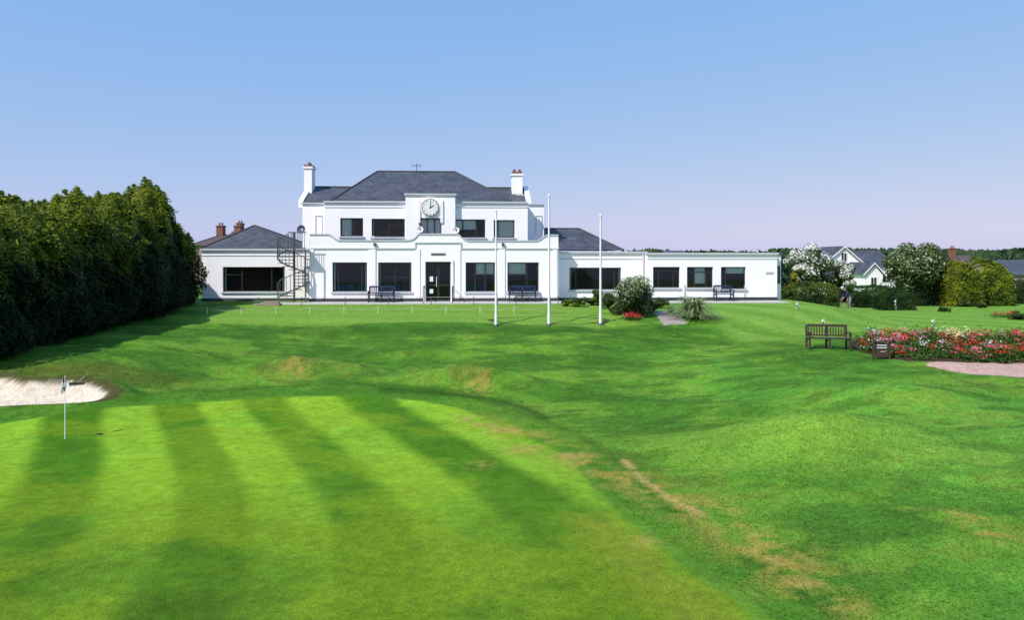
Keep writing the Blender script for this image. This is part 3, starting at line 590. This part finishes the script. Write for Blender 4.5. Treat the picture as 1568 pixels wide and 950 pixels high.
px0,px1=sxc-.1,X0+.0; st.box(px0,px1+.02,cy-.95,cy+.6,zl-.06,zl)
for xx in np.arange(px0,px1,.13): st.cyl((xx,cy-.95,zl),(xx,cy-.95,zl+1),.016,.016,5)
st.cyl((px0,cy-.95,zl+1),(px1,cy-.95,zl+1),.028,.028,6); st.cyl((px0,cy-.95,zl+.1),(px1,cy-.95,zl+.1),.018,.018,6)
for yy in (cy-.95,cy+.6): st.cyl((px1-.05,yy,-.0),(px1-.05,yy,zl),.04,.04,8)
st.cyl((px0,cy+.6,zl),(px0,cy+.6,zl+1),.025,.025,6)
st.make('spiral_staircase',[M_metal],loc=(OX,OY,0),rz=TH)
# ------------------------------------------------------------------ benches
def bench(name,loc,rz,w,m,slat=5):
    b_=MB(); h=w/2
    for sx_ in (-h+.04,0,h-.04) if w>1.4 else (-h+.04,h-.04):
        b_.box(sx_-.035,sx_+.035,-.28,-.21,0,.40 if sx_==0 else .618); b_.box(sx_-.035,sx_+.035,.20,.27,0,.40)
        b_.box(sx_-.035,sx_+.035,.22,.29,.44,.9)
        b_.box(sx_-.03,sx_+.03,-.21,.20,.34,.40)
        if sx_!=0: b_.box(sx_-.045,sx_+.045,-.33,.218,.62,.66)
    for k in range(slat): y0=-.27+k*.095; b_.box(-h,h,y0,y0+.075,.405,.435)
    b_.box(-h+.08,h-.08,.215,.255,.84,.93); b_.box(-h+.08,h-.08,.212,.25,.47,.53)
    n=int(w/.11)
    for k in range(n): xx=-h+.12+(w-.24)*k/(n-1); b_.box(xx-.022,xx+.022,.226,.246,.53,.84)
    return b_.make(name,[m],loc=loc,rz=rz,bevel=.006)
bx_,by_,bz_=at(1268,28.2); bench('garden_bench',(bx_,by_,bz_),math.radians(-8),1.55,M_wood)
for p,w in ((584,1.5),(800,1.6)): bench('terrace_bench',b2w(BX(p,-.6),-.6,.035),TH,w,M_bluewood)
bench('terrace_bench',b2w(BX(1108,-.4),-.4,.035),TH,1.1,M_bluewood)
sg=MB(); x,y,z=G3(1350,551)
sg.box(-.30,-.23,-.04,.03,-.1,.618); sg.box(.23,.30,-.04,.03,-.1,.618); sg.box(-.228,.228,-.03,.02,.32,.58); sg.box(-.228,.228,-.03,.02,.08,.24)
for k in range(2): sg.box(-.17,.17,-.036,-.031,.50-.09*k,.53-.09*k,1)
sg.box(-.33,.33,-.08,.07,.62,.66)
sg.make('wooden_sign',[M_wood,M_wframe],loc=(x,y,z),rz=-.1,bevel=.005)
# ------------------------------------------------------------------ flag poles
for p,t,b0 in ((759.5,323,499),(840.5,299,498),(919.5,330,497)):
    x,y,z=G3(p,b0); h=Zp(t,y)-z; fp=MB()
    fp.cyl((0,0,-.2),(0,0,.5),.075,.07,14); fp.cyl((0,0,.5),(0,0,h-.06),.058,.032,14); fp.sphere((0,0,h),.06,0); fp.cyl((0,0,0),(0,0,.06),.14,.12,14,1)
    fp.cyl((.07,-.02,1.0),(.045,-.01,h-.15),.006,.006,4,1); fp.box(.05,.09,-.03,.03,.95,1.15,1); fp.cyl((0,0,h-.12),(.07,0,h-.12),.02,.02,6,1)
    fp.make('flag_pole',[M_pole,M_metal],loc=(x,y,z),smooth=False)
rp=MB(); pts=[]
for k in range(11):
    X=-15.2+k*1.7; Y=36.6+X*0.01+ (0.0 if k%2 else .05); z=float(hgt(X,Y)); pts.append((X,Y,z))
    rp.cyl((X,Y,z-.1),(X,Y,z+.34),.013,.010,8,0)
for a,b_ in zip(pts[:-1],pts[1:]):
    prev=None
    for k in range(9):
        t=k/8; p=(a[0]+(b_[0]-a[0])*t,a[1]+(b_[1]-a[1])*t,a[2]+(b_[2]-a[2])*t+.31-.12*4*t*(1-t))
        if prev: rp.cyl(prev,p,.007,.007,5,1)
        prev=p
rp.make('rope_fence',[M_pole,M_rope])
rp=MB()
for k in range(9):
    lx=BX(330,-2.4)+k*2.35; rp.cyl((lx,-2.6,-.1),(lx,-2.6,.46),.02,.02,8,0)
rp.cyl((BX(330,-2.6),-2.6,.42),(BX(330,-2.6)+8*2.35,-2.6,.42),.012,.012,5,1)
rp.make('rope_fence',[M_metal,M_rope],loc=(OX,OY,0),rz=TH)
tb=MB(); tb.box(BX(393,-2),BX(432,-2),-2.7,-2.13,-.1,.09); tb.box(BX(408,-2),BX(430,-2),-2.5,-2.14,.09,.2); tb.make('timber_step',[M_stone],loc=(OX,OY,0),rz=TH)
# ------------------------------------------------------------------ golf pins
def pin(px,py,top,r=.012):
    x,y,z=G3(px,py); h=Zp(top,y)-z; p=MB(); p.cyl((0,0,-.05),(0,0,h),r,r*.7,8,0)
    p.cyl((0,0,.003),(0,0,.006),.054,.054,20,1)
    fw,fh=.10,.36
    for i in range(4):
        for j in range(6):
            def P(i_,j_): return (.012-fw*(i_/4)*(1+.15*math.sin(j_*1.7)), .035*math.sin(i_*1.9+j_*.5), h-.02-fh*j_/6-.10*i_/4)
            p.quad([P(i,j),P(i+1,j),P(i+1,j+1),P(i,j+1)],2 if ((i//2)+(j//2))%2 else 3)
    return p.make('golf_pin_flag',[M_pole,M_black,M_wframe,M_cloth],loc=(x,y,z))
pin(99.5,674,576)
for a in ((1372,476,458),(1430,500,487),(1262,505,486),(1222,474,461)): pin(*a,.009)
x,y,z=G3(153,666); hh=MB(); hh.cyl((0,0,.004),(0,0,.008),.06,.06,20,0); hh.cyl((-.12,0,.015),(.06,.03,.02),.01,.01,6,0); hh.make('dark_disc_mark',[M_black],loc=(x,y,z))  # flat dark disc with a short dark rod on the green
x,y,z=G3(118,589); rk=MB(); rk.cyl((0,0,.03),(.28,.15,.32),.009,.009,6,0); rk.box(-.25,.25,-.03,.03,0,.04,1)
for k in range(9): rk.box(-.24+.06*k,-.225+.06*k,-.04,-.03,-.06,.02,1)
rk.make('bunker_rake',[M_metal,M_black],loc=(x,y,z))
# ------------------------------------------------------------------ planting near club house
c0=(0.018,0.045,0.012)
x,y,z=G3(973,490); broad('rounded_shrub',(x,y+.6,z),2.3,(1.3,1.1,1.2),32,15000,.05,c0,(0.13,0.20,0.06),.4,.42,True,((.40,.48,.28),.35))
for p,py,w,h in ((885,470,.7,.65),(905,468,.6,.55),(866,469,.45,.4),(932,474,.6,1.0),(915,468,.45,1.0),(948,482,.6,.7),(1012,472,.5,.6),(1000,478,.45,.7)):
    x,y,z=G3(p,py); broad('low_shrub',(x,y,z),h,(w,w*.8,h*.55),9,1800,.045,(0.03,0.06,0.01),(0.24,0.30,0.03) if p in (885,905,866) else (.08,.14,.03),.1,.45)
def spiky(name,loc,R,h,n,c0,c1,w=.022):
    V=[];Cc=[]
    for k in range(n):
        a=random.uniform(0,6.283); el=random.uniform(.15,1.0); L_=R*random.uniform(.75,1.1); pts=[]
        for s in range(6):
            t=s/5; r=L_*t*(1-.25*el*(1-t)); z=h*(1.35*el+.2)*t*(1.25-t*(.75+.5*(1-el))); pts.append((loc[0]+r*math.cos(a)*(1.1-el*.55),loc[1]+r*math.sin(a)*(1.1-el*.55),loc[2]+max(z,0.02)))
        ww=[w*(1-.85*(s/5)) for s in range(6)]; pa=(-math.sin(a),math.cos(a)); t_=random.random(); c=np.array(c0)*(1-t_)+np.array(c1)*t_
        for s in range(5):
            p,q_=pts[s],pts[s+1]
            V+=[(p[0]-pa[0]*ww[s],p[1]-pa[1]*ww[s],p[2]),(p[0]+pa[0]*ww[s],p[1]+pa[1]*ww[s],p[2]),(q_[0]+pa[0]*ww[s+1],q_[1]+pa[1]*ww[s+1],q_[2]),(q_[0]-pa[0]*ww[s+1],q_[1]-pa[1]*ww[s+1],q_[2])]; Cc+=[c]*4
    return mkfoliage(name,np.array(V),np.array(Cc))
x,y,z=G3(1066,490); spiky('phormium_plant',(x,y+.6,z),1.7,1.35,560,(0.07,.12,.03),(.45,.55,.28),.032)
x,y,z=G3(1030,482); spiky('phormium_plant',(x,y+.4,z),.6,.6,140,(0.05,.10,.03),(.3,.38,.16))
def flowers(name,pts,hr_,cols,ls=.035,greens=60,blooms=26,spread=.22):
    Ps=[];Cs=[];P2=[];C2=[]
    for (x,y) in pts:
        z=float(hgt(x,y)); hgt_=random.uniform(*hr_); 
        g=RNG.normal(0,1,(greens,3))*np.array([spread*.8,spread*.8,.3*hgt_])+np.array([x,y,z+hgt_*.45]); g[:,2]=np.maximum(g[:,2],z+.02)
        Ps.append(g); Cs.append(mixcol((.02,.05,.012),(.10,.19,.03),RNG.random(greens)))
        c,nb_=cols(x,y); nb_=int(blooms*nb_); 
        if nb_<1: continue
        b_=RNG.normal(0,1,(nb_,3))*np.array([spread*.6,spread*.6,.12*hgt_])+np.array([x,y,z+hgt_*.9])
        P2.append(b_); C2.append(np.tile(np.array(c),(nb_,1))*RNG.uniform(.7,1.2,(nb_,1)))
    P=np.concatenate(Ps);C=np.concatenate(Cs); Q,CQ=leafarrays(P,sphere_dirs(len(P)),ls*1.4,ls*.6,C)
    P=np.concatenate(P2);C=np.concatenate(C2); nn=np.tile([0,-.6,1.],(len(P),1)); Q2,CQ2=leafarrays(P,nn,ls*.95,ls*.9,C)
    return mkfoliage(name,np.concatenate([Q,Q2]),np.clip(np.concatenate([CQ,CQ2]),0,1))
BA=np.array(BED); fx=RNG.uniform(BA[:,0].min(),21,2500); fy=RNG.uniform(BA[:,1].min(),BA[:,1].max(),2500); k=(polysd(fx,fy,BED)<-.15)&(fbm(fx*1.1,fy*1.6,77)>.42)
def bc(x,y):
    v=float(vn(np.array(x*1.1),np.array(y*1.7),31)); r=random.random()
    if r<.40: return (.05,.11,.02),0
    if v<.34: return (.62,.02,.03),1
    if v<.50: return (.75,.12,.18),.8
    if v<.68: return ((.65,.03,.02) if r<.75 else (.75,.3,.38)),.9
    if v<.80: return ((.65,.38,.5) if r<.7 else (.75,.7,.7)),.6
    return (.05,.11,.02),0
fp_=list(zip(fx[k],fy[k]))[:500]
flowers('flower_bed',fp_,(.12,.6),bc,.035,90,22,.17)
yl=[G(*p) for p in ((1450,533),(1460,532),(1470,533),(1480,532),(1465,535))]
flowers('yellow_lupins',yl,(.55,.8),lambda x,y:((.78,.68,.32),1),.035,60,40,.11)
x,y=G(972,491); flowers('red_azalea',[(x+random.uniform(-.3,.3),y+random.uniform(-.1,.2)) for _ in range(7)],(.2,.35),lambda x,y:((.75,.03,.06),1))
x,y=G(1538,487); flowers('red_azalea',[(x+random.uniform(-.5,1.0),y+random.uniform(-.1,.5)) for _ in range(10)],(.2,.4),lambda x,y:((.55,.03,.05),.6))
# ------------------------------------------------------------------ right background garden
def bt(name,px,d,top,wpx,depth,n,ls,c0,c1,ncl=26,low=0,**k):
    x,y,z=at(px,d); h=Zp(top,d)-z; rx=wpx/2/F*d; rz_=(h-low)/2
    return broad(name,(x,y,z),h,(rx,depth,rz_),ncl,n,ls,c0,c1,**k)
bt('hawthorn_tree',1240,62,370,70,2.2,15000,.11,(.03,.06,.015),(.12,.19,.05),34,.6,flow=((.75,.75,.7),.85),trunk_h=1.4)
bt('hawthorn_tree',1288,62,391,50,1.8,9000,.10,(.03,.06,.015),(.12,.18,.05),24,.5,flow=((.7,.7,.65),.7),trunk_h=1.2)
bt('hawthorn_tree',1400,58,366,90,2.6,16000,.12,(.02,.05,.014),(.15,.22,.06),36,.7,flow=((.5,.52,.45),.22),trunk_h=1.3)
bt('broadleaf_tree',1405,66,372,90,3.0,12000,.13,(.012,.035,.01),(.05,.10,.025),30,.7,trunk_h=1.5)
bt('golden_shrub',1216,56,409,22,.6,2500,.07,(.12,.12,.01),(.4,.33,.02),10)
bt('golden_shrub',1205,54,438,26,.6,2500,.07,(.03,.06,.01),(.10,.15,.02),10)
def hd(name,p0,p1,d,top,bot,dep,n,ls,c0,c1):
    x0=(p0-CX)/F*d;x1=(p1-CX)/F*d; z=min(float(hgt(x0,d)),float(hgt(x1,d)),float(hgt((x0+x1)/2,d))); h=Zp(top,d)-z
    return hedge(name,x0,x1,d,d+dep,z,h,n,ls,c0,c1)
hd('clipped_hedge',1221,1284,53,435,466,2,9000,.07,(.02,.045,.01),(.12,.18,.03))
hd('clipped_hedge',1318,1378,54,439,468,2,9000,.07,(.012,.035,.01),(.06,.12,.02))
hd('clipped_hedge',1352,1402,50,450,472,1.5,6000,.06,(.012,.035,.01),(.05,.09,.02))
hd('dark_hedge',1372,1452,57,421,470,2.5,9000,.09,(.008,.02,.006),(.03,.06,.015))
hd('golden_hedge',1450,1505,56,402,468,2.5,12000,.09,(.04,.07,.008),(.27,.30,.02))
hd('golden_hedge',1500,1552,57,404,466,2.5,11000,.09,(.035,.07,.01),(.22,.27,.02))
hd('dark_hedge',1552,1700,60,426,464,2.5,9000,.09,(.01,.03,.008),(.05,.09,.02))
hd('clipped_hedge',1190,1225,58,442,462,1.5,4000,.07,(.02,.04,.01),(.08,.13,.02))
hd('clipped_hedge',1280,1322,64,447,464,1.5,4000,.07,(.03,.07,.015),(.13,.21,.04))
for p,py,w,h in ((1446,478,.6,.4),(1475,470,.7,.5),(1500,472,.6,.5),(1395,474,.5,.35),(1560,490,.7,.5)):
    x,y,z=G3(p,py); broad('low_shrub',(x,y,z),h,(w,w*.7,h*.6),9,1300,.055,(0.02,0.05,0.01),(0.12,0.17,0.03),.1,.5)
# ------------------------------------------------------------------ neighbouring houses
def house(name,px0,px1,d,base,eave,ridge,wm,rm,gable='x',dep=8,chim=(),wins_=()):
    x0=(px0-CX)/F*d;x1=(px1-CX)/F*d; zb=Zp(base,d)-2;ze=Zp(eave,d);zr=Zp(ridge,d+ (dep/2 if gable=='x' else 0)); e=empty(name,(x0,d,0)); w=x1-x0
    m=MB(); m.box(0,w,0,dep,zb,ze)
    r=MB()
    if gable=='x':
        for xx in (0,w-.2):
            i=len(m.v); m.v+=[(xx,0,ze+.002),(xx,dep,ze+.002),(xx,dep/2,zr-.1),(xx+.2,0,ze+.002),(xx+.2,dep,ze+.002),(xx+.2,dep/2,zr-.1)]
            for f in ((0,2,1),(3,4,5),(0,3,5,2),(1,2,5,4)): m.f.append(tuple(i+k for k in f)); m.m.append(0)
        rface(r,[(-.2,-.3,ze-.1),(w+.2,-.3,ze-.1),(w+.2,dep/2,zr),(-.2,dep/2,zr)]); rface(r,[(w+.2,dep+.3,ze-.1),(-.2,dep+.3,ze-.1),(-.2,dep/2,zr),(w+.2,dep/2,zr)])
    elif gable=='y':
        m.extrude_profile([(0,ze+.002),(w,ze+.002),(w/2,zr-.12)],0,.25)
        rface(r,[(-.3,dep,ze-.15),(-.3,-.25,ze-.15),(w/2,-.25,zr),(w/2,dep,zr)]); rface(r,[(w+.3,-.25,ze-.15),(w+.3,dep,ze-.15),(w/2,dep,zr),(w/2,-.25,zr)])
        m.extrude_profile([(-.3,ze-.3),(w/2,zr-.14),(w+.3,ze-.3),(w+.3,ze-.16),(w/2,zr-.01),(-.3,ze-.16)],-.27,-.255)
    else:
        hip(r,-.3,w+.3,-.3,dep+.3,ze,w*.3,w*.7,dep/2,zr)
    for c in chim:
        cx_=w*c; m.box(cx_-.35,cx_+.35,dep/2-.4,dep/2+.4,zr-.8,zr+.9,1); m.box(cx_-.42,cx_+.42,dep/2-.47,dep/2+.47,zr+.9,zr+1.02,1)
        for k in (-.15,.15): m.cyl((cx_+k,dep/2,zr+1.02),(cx_+k,dep/2,zr+1.35),.11,.09,8,1)
    for (a,b_,z0,z1) in wins_:
        m.box(w*a,w*b_,-.05,.02,ze+z0,ze+z1,2); m.box(w*a+.08,w*(a+b_)/2-.04,-.07,-.051,ze+z0+.08,ze+z1-.08,3); m.box(w*(a+b_)/2+.04,w*b_-.08,-.07,-.051,ze+z0+.08,ze+z1-.08,3)
    m.make('house_walls',[wm,M_brick if wm!=M_white else M_white,M_wframe,M_frame],e); r.make('house_roof',[rm,M_plinth],e); return e
house('white_house',1262,1322,78,445,404,377,M_white,M_slate,'y',9,(),((.1,.3,-2.2,-1),(.6,.8,-2.2,-1),(.42,.58,.2,1.2)))
house('white_house',1318,1372,80,445,408,384,M_white,M_slate,'x',8,(),((.1,.35,-1.8,-.6),(.6,.85,-1.8,-.6)))
house('white_house',1325,1350,72,445,418,402,M_white,M_slate,'y',5,(),((.3,.7,-1.4,-.4),))
house('tiled_roof_house',1478,1530,100,430,408,391,M_stone,M_brown,'hip',9,(.2,))
house('tiled_roof_house',1535,1640,92,432,420,398,M_stone,M_slate,'x',9,())
house('tiled_roof_house',1440,1476,110,430,405,397,M_stone,M_brown,'x',8,(.5,))
house('brick_house',296,348,75,400,376,358,M_stone,M_brown,'hip',9,(.3,.85))
house('brick_house',340,372,90,400,372,354,M_stone,M_brown,'x',8,(.3,))
house('brick_house',1022,1052,120,400,388,384,M_stone,M_slate,'x',8,())
n=26000; px=RNG.uniform(-100,1750,n); d=RNG.uniform(130,230,n); X=(px-CX)/F*d
topz=HC+ (np.where(px>1180,np.interp(px,[1180,1300,1450,1530,1560,1750],[12,12,12,10,14,14]),np.interp(px,[0,900,960,1000,1030,1180],[4,4,9,14,9,7])))*(.55+.6*fbm(X*.09,d*.02,3))/F*d
P=np.stack([X,d,topz-RNG.random(n)**1.3*np.maximum(topz+5,1)],-1); nn=np.tile([0,-1.,.6],(n,1)); C=mixcol((.02,.045,.02),(.06,.10,.035),RNG.random(n))
Q,CQ=leafarrays(P,nn,.9,.6,C); mkfoliage('distant_trees',Q,CQ)
# ------------------------------------------------------------------ golfer
def golfer(loc,rz,sc=1.0):
    e=empty('golfer',loc,rz); e.scale=(sc,sc,sc)
    J={'pel':(-.06,0,.90,.135),'sp':(.04,0,1.05,.125),'ch':(.20,0,1.22,.14),'nk':(.31,0,1.34,.06),'hd':(.37,0,1.40,.05),
       'lh':(-.05,.10,.82,.10),'lk':(.05,.14,.47,.068),'la':(-.03,.15,.10,.045),'lt':(.13,.17,.045,.04),'rh':(-.05,-.10,.82,.10),'rk':(.05,-.14,.47,.068),'ra':(-.03,-.15,.10,.045),'rt':(.13,-.17,.045,.04),
       'ls':(.22,.17,1.25,.06),'le':(.27,.19,.98,.045),'lw':(.42,.035,.80,.028),'rs':(.22,-.17,1.25,.06),'re':(.27,-.19,.98,.045),'rw':(.42,-.03,.77,.028)}
    E=[('pel','sp'),('sp','ch'),('ch','nk'),('nk','hd'),('pel','lh'),('lh','lk'),('lk','la'),('la','lt'),('pel','rh'),('rh','rk'),('rk','ra'),('ra','rt'),('ch','ls'),('ls','le'),('le','lw'),('ch','rs'),('rs','re'),('re','rw')]
    ks=list(J); me=bpy.data.meshes.new('body'); me.from_pydata([J[k][:3] for k in ks],[(ks.index(a),ks.index(b_)) for a,b_ in E],[])
    o=bpy.data.objects.new('body',me); scene.collection.objects.link(o)
    sk=o.modifiers.new('s','SKIN'); 
    for i,k in enumerate(ks):
        me.skin_vertices[0].data[i].radius=(J[k][3],J[k][3]*.95); me.skin_vertices[0].data[i].use_root=(k=='pel')
    su=o.modifiers.new('u','SUBSURF'); su.levels=su.render_levels=3
    dg=bpy.context.evaluated_depsgraph_get(); me2=bpy.data.meshes.new_from_object(o.evaluated_get(dg)); bpy.data.objects.remove(o)
    me2.materials.clear()
    for m in (M_cloth,M_trous,M_skin,M_black): me2.materials.append(m)
    for p in me2.polygons:
        c=p.center; p.use_smooth=True
        p.material_index=3 if c.z<.1 else (1 if (c.z<.92 and c.x<.2) else (2 if ((c.z<.86 and c.x>.3) or (c.z>1.345 and c.x>.29)) else 0))
    o=bpy.data.objects.new('body',me2); scene.collection.objects.link(o); o.parent=e
    h=MB(); c=(.43,0,1.45); h.sphere(c,.1,0,18,12,(1.05,.82,1.15)); h.sphere((.44,0,1.51),.1,1,18,10,(1.12,.92,.65)); h.box(.50,.63,-.06,.06,1.475,1.49,1)
    h.sphere((.545,0,1.43),.02,0); h.sphere((.525,.035,1.455),.012,2); h.sphere((.525,-.035,1.455),.012,2); h.sphere((.43,.085,1.44),.025,0,8,6,(.6,.5,1)); h.sphere((.43,-.085,1.44),.025,0,8,6,(.6,.5,1)); h.box(.515,.53,-.02,.02,1.385,1.392,3)
    h.make('head',[M_skin,M_cap,M_black,M_brick],e,True)
    g=MB()
    for (wx,wy,wz) in ((.42,.035,.80),(.42,-.03,.77)):
        g.sphere((wx+.03,wy*.3,wz-.05),.04,0,10,8,(.8,.6,1.2))
        for k in range(4): g.path([(wx+.05,wy*.3+.02,wz-.02-.022*k),(wx+.075,wy*.3,wz-.03-.022*k),(wx+.055,wy*.3-.02,wz-.04-.022*k)],.009,6)
        g.path([(wx+.01,wy*.3,wz-.02),(wx+.05,wy*.3-.015,wz-.06)],.011,6)
    g.make('hands',[M_skin],e)
    p=MB(); p.cyl((.44,.01,.84),(.60,0,.03),.011,.008,8,0); p.box(.57,.68,-.03,.03,0,.03,0); p.make('putter',[M_metal],e)
    return e
gx,gy,gz_=at(1300,49.5); golfer((gx,gy,gz_),math.radians(185),1.05)
# ------------------------------------------------------------------ light, sky, camera
D=Vector((-0.72,-0.69,0)).normalized(); EL=math.radians(46)
sund=Vector((D.x*math.cos(EL),D.y*math.cos(EL),math.sin(EL)))
sl=bpy.data.lights.new('sun','SUN'); sl.energy=5.0; sl.angle=math.radians(.5); sl.color=(1,.955,.88); so=bpy.data.objects.new('sun',sl); scene.collection.objects.link(so)
so.rotation_euler=(-sund).to_track_quat('-Z','Y').to_euler(); so.location=(-20,-20,30)
w=bpy.data.worlds.new('World'); scene.world=w; w.use_nodes=True; N=w.node_tree.nodes; L=w.node_tree.links
bg=N['Background']; sk=N.new('ShaderNodeTexSky'); sk.sky_type='NISHITA'; sk.sun_disc=False; sk.sun_elevation=EL; sk.sun_rotation=math.atan2(D.x,D.y)%(2*math.pi)
sk.altitude=0; sk.air_density=1.0; sk.dust_density=0.6; sk.ozone_density=2.0
sep=N.new('ShaderNodeSeparateColor'); cmb=N.new('ShaderNodeCombineColor'); L.new(sk.outputs[0],sep.inputs[0])
for i,(g_,k_) in enumerate(((.66,.80),(.33,.70),(.03,.86))):
    m1=N.new('ShaderNodeMath'); m1.operation='MULTIPLY'; m1.inputs[1].default_value=.11; L.new(sep.outputs[i],m1.inputs[0])
    m2=N.new('ShaderNodeMath'); m2.operation='POWER'; m2.inputs[1].default_value=g_; L.new(m1.outputs[0],m2.inputs[0])
    m3=N.new('ShaderNodeMath'); m3.operation='MULTIPLY'; m3.inputs[1].default_value=k_*10; L.new(m2.outputs[0],m3.inputs[0]); L.new(m3.outputs[0],cmb.inputs[i])
L.new(cmb.outputs[0],bg.inputs[0]); bg.inputs[1].default_value=0.10
cam=bpy.data.cameras.new('camera'); cam.sensor_width=36; cam.lens=F/1568*36; cam.shift_y=-(475-HY)/1568; cam.clip_end=6000; cam.clip_start=.1
co_=bpy.data.objects.new('camera',cam); co_.location=(0,0,HC); co_.rotation_euler=(math.pi/2,0,0); scene.collection.objects.link(co_); scene.camera=co_
scene.view_settings.view_transform='Standard'; scene.view_settings.look='None'; scene.view_settings.exposure=0; scene.view_settings.gamma=1
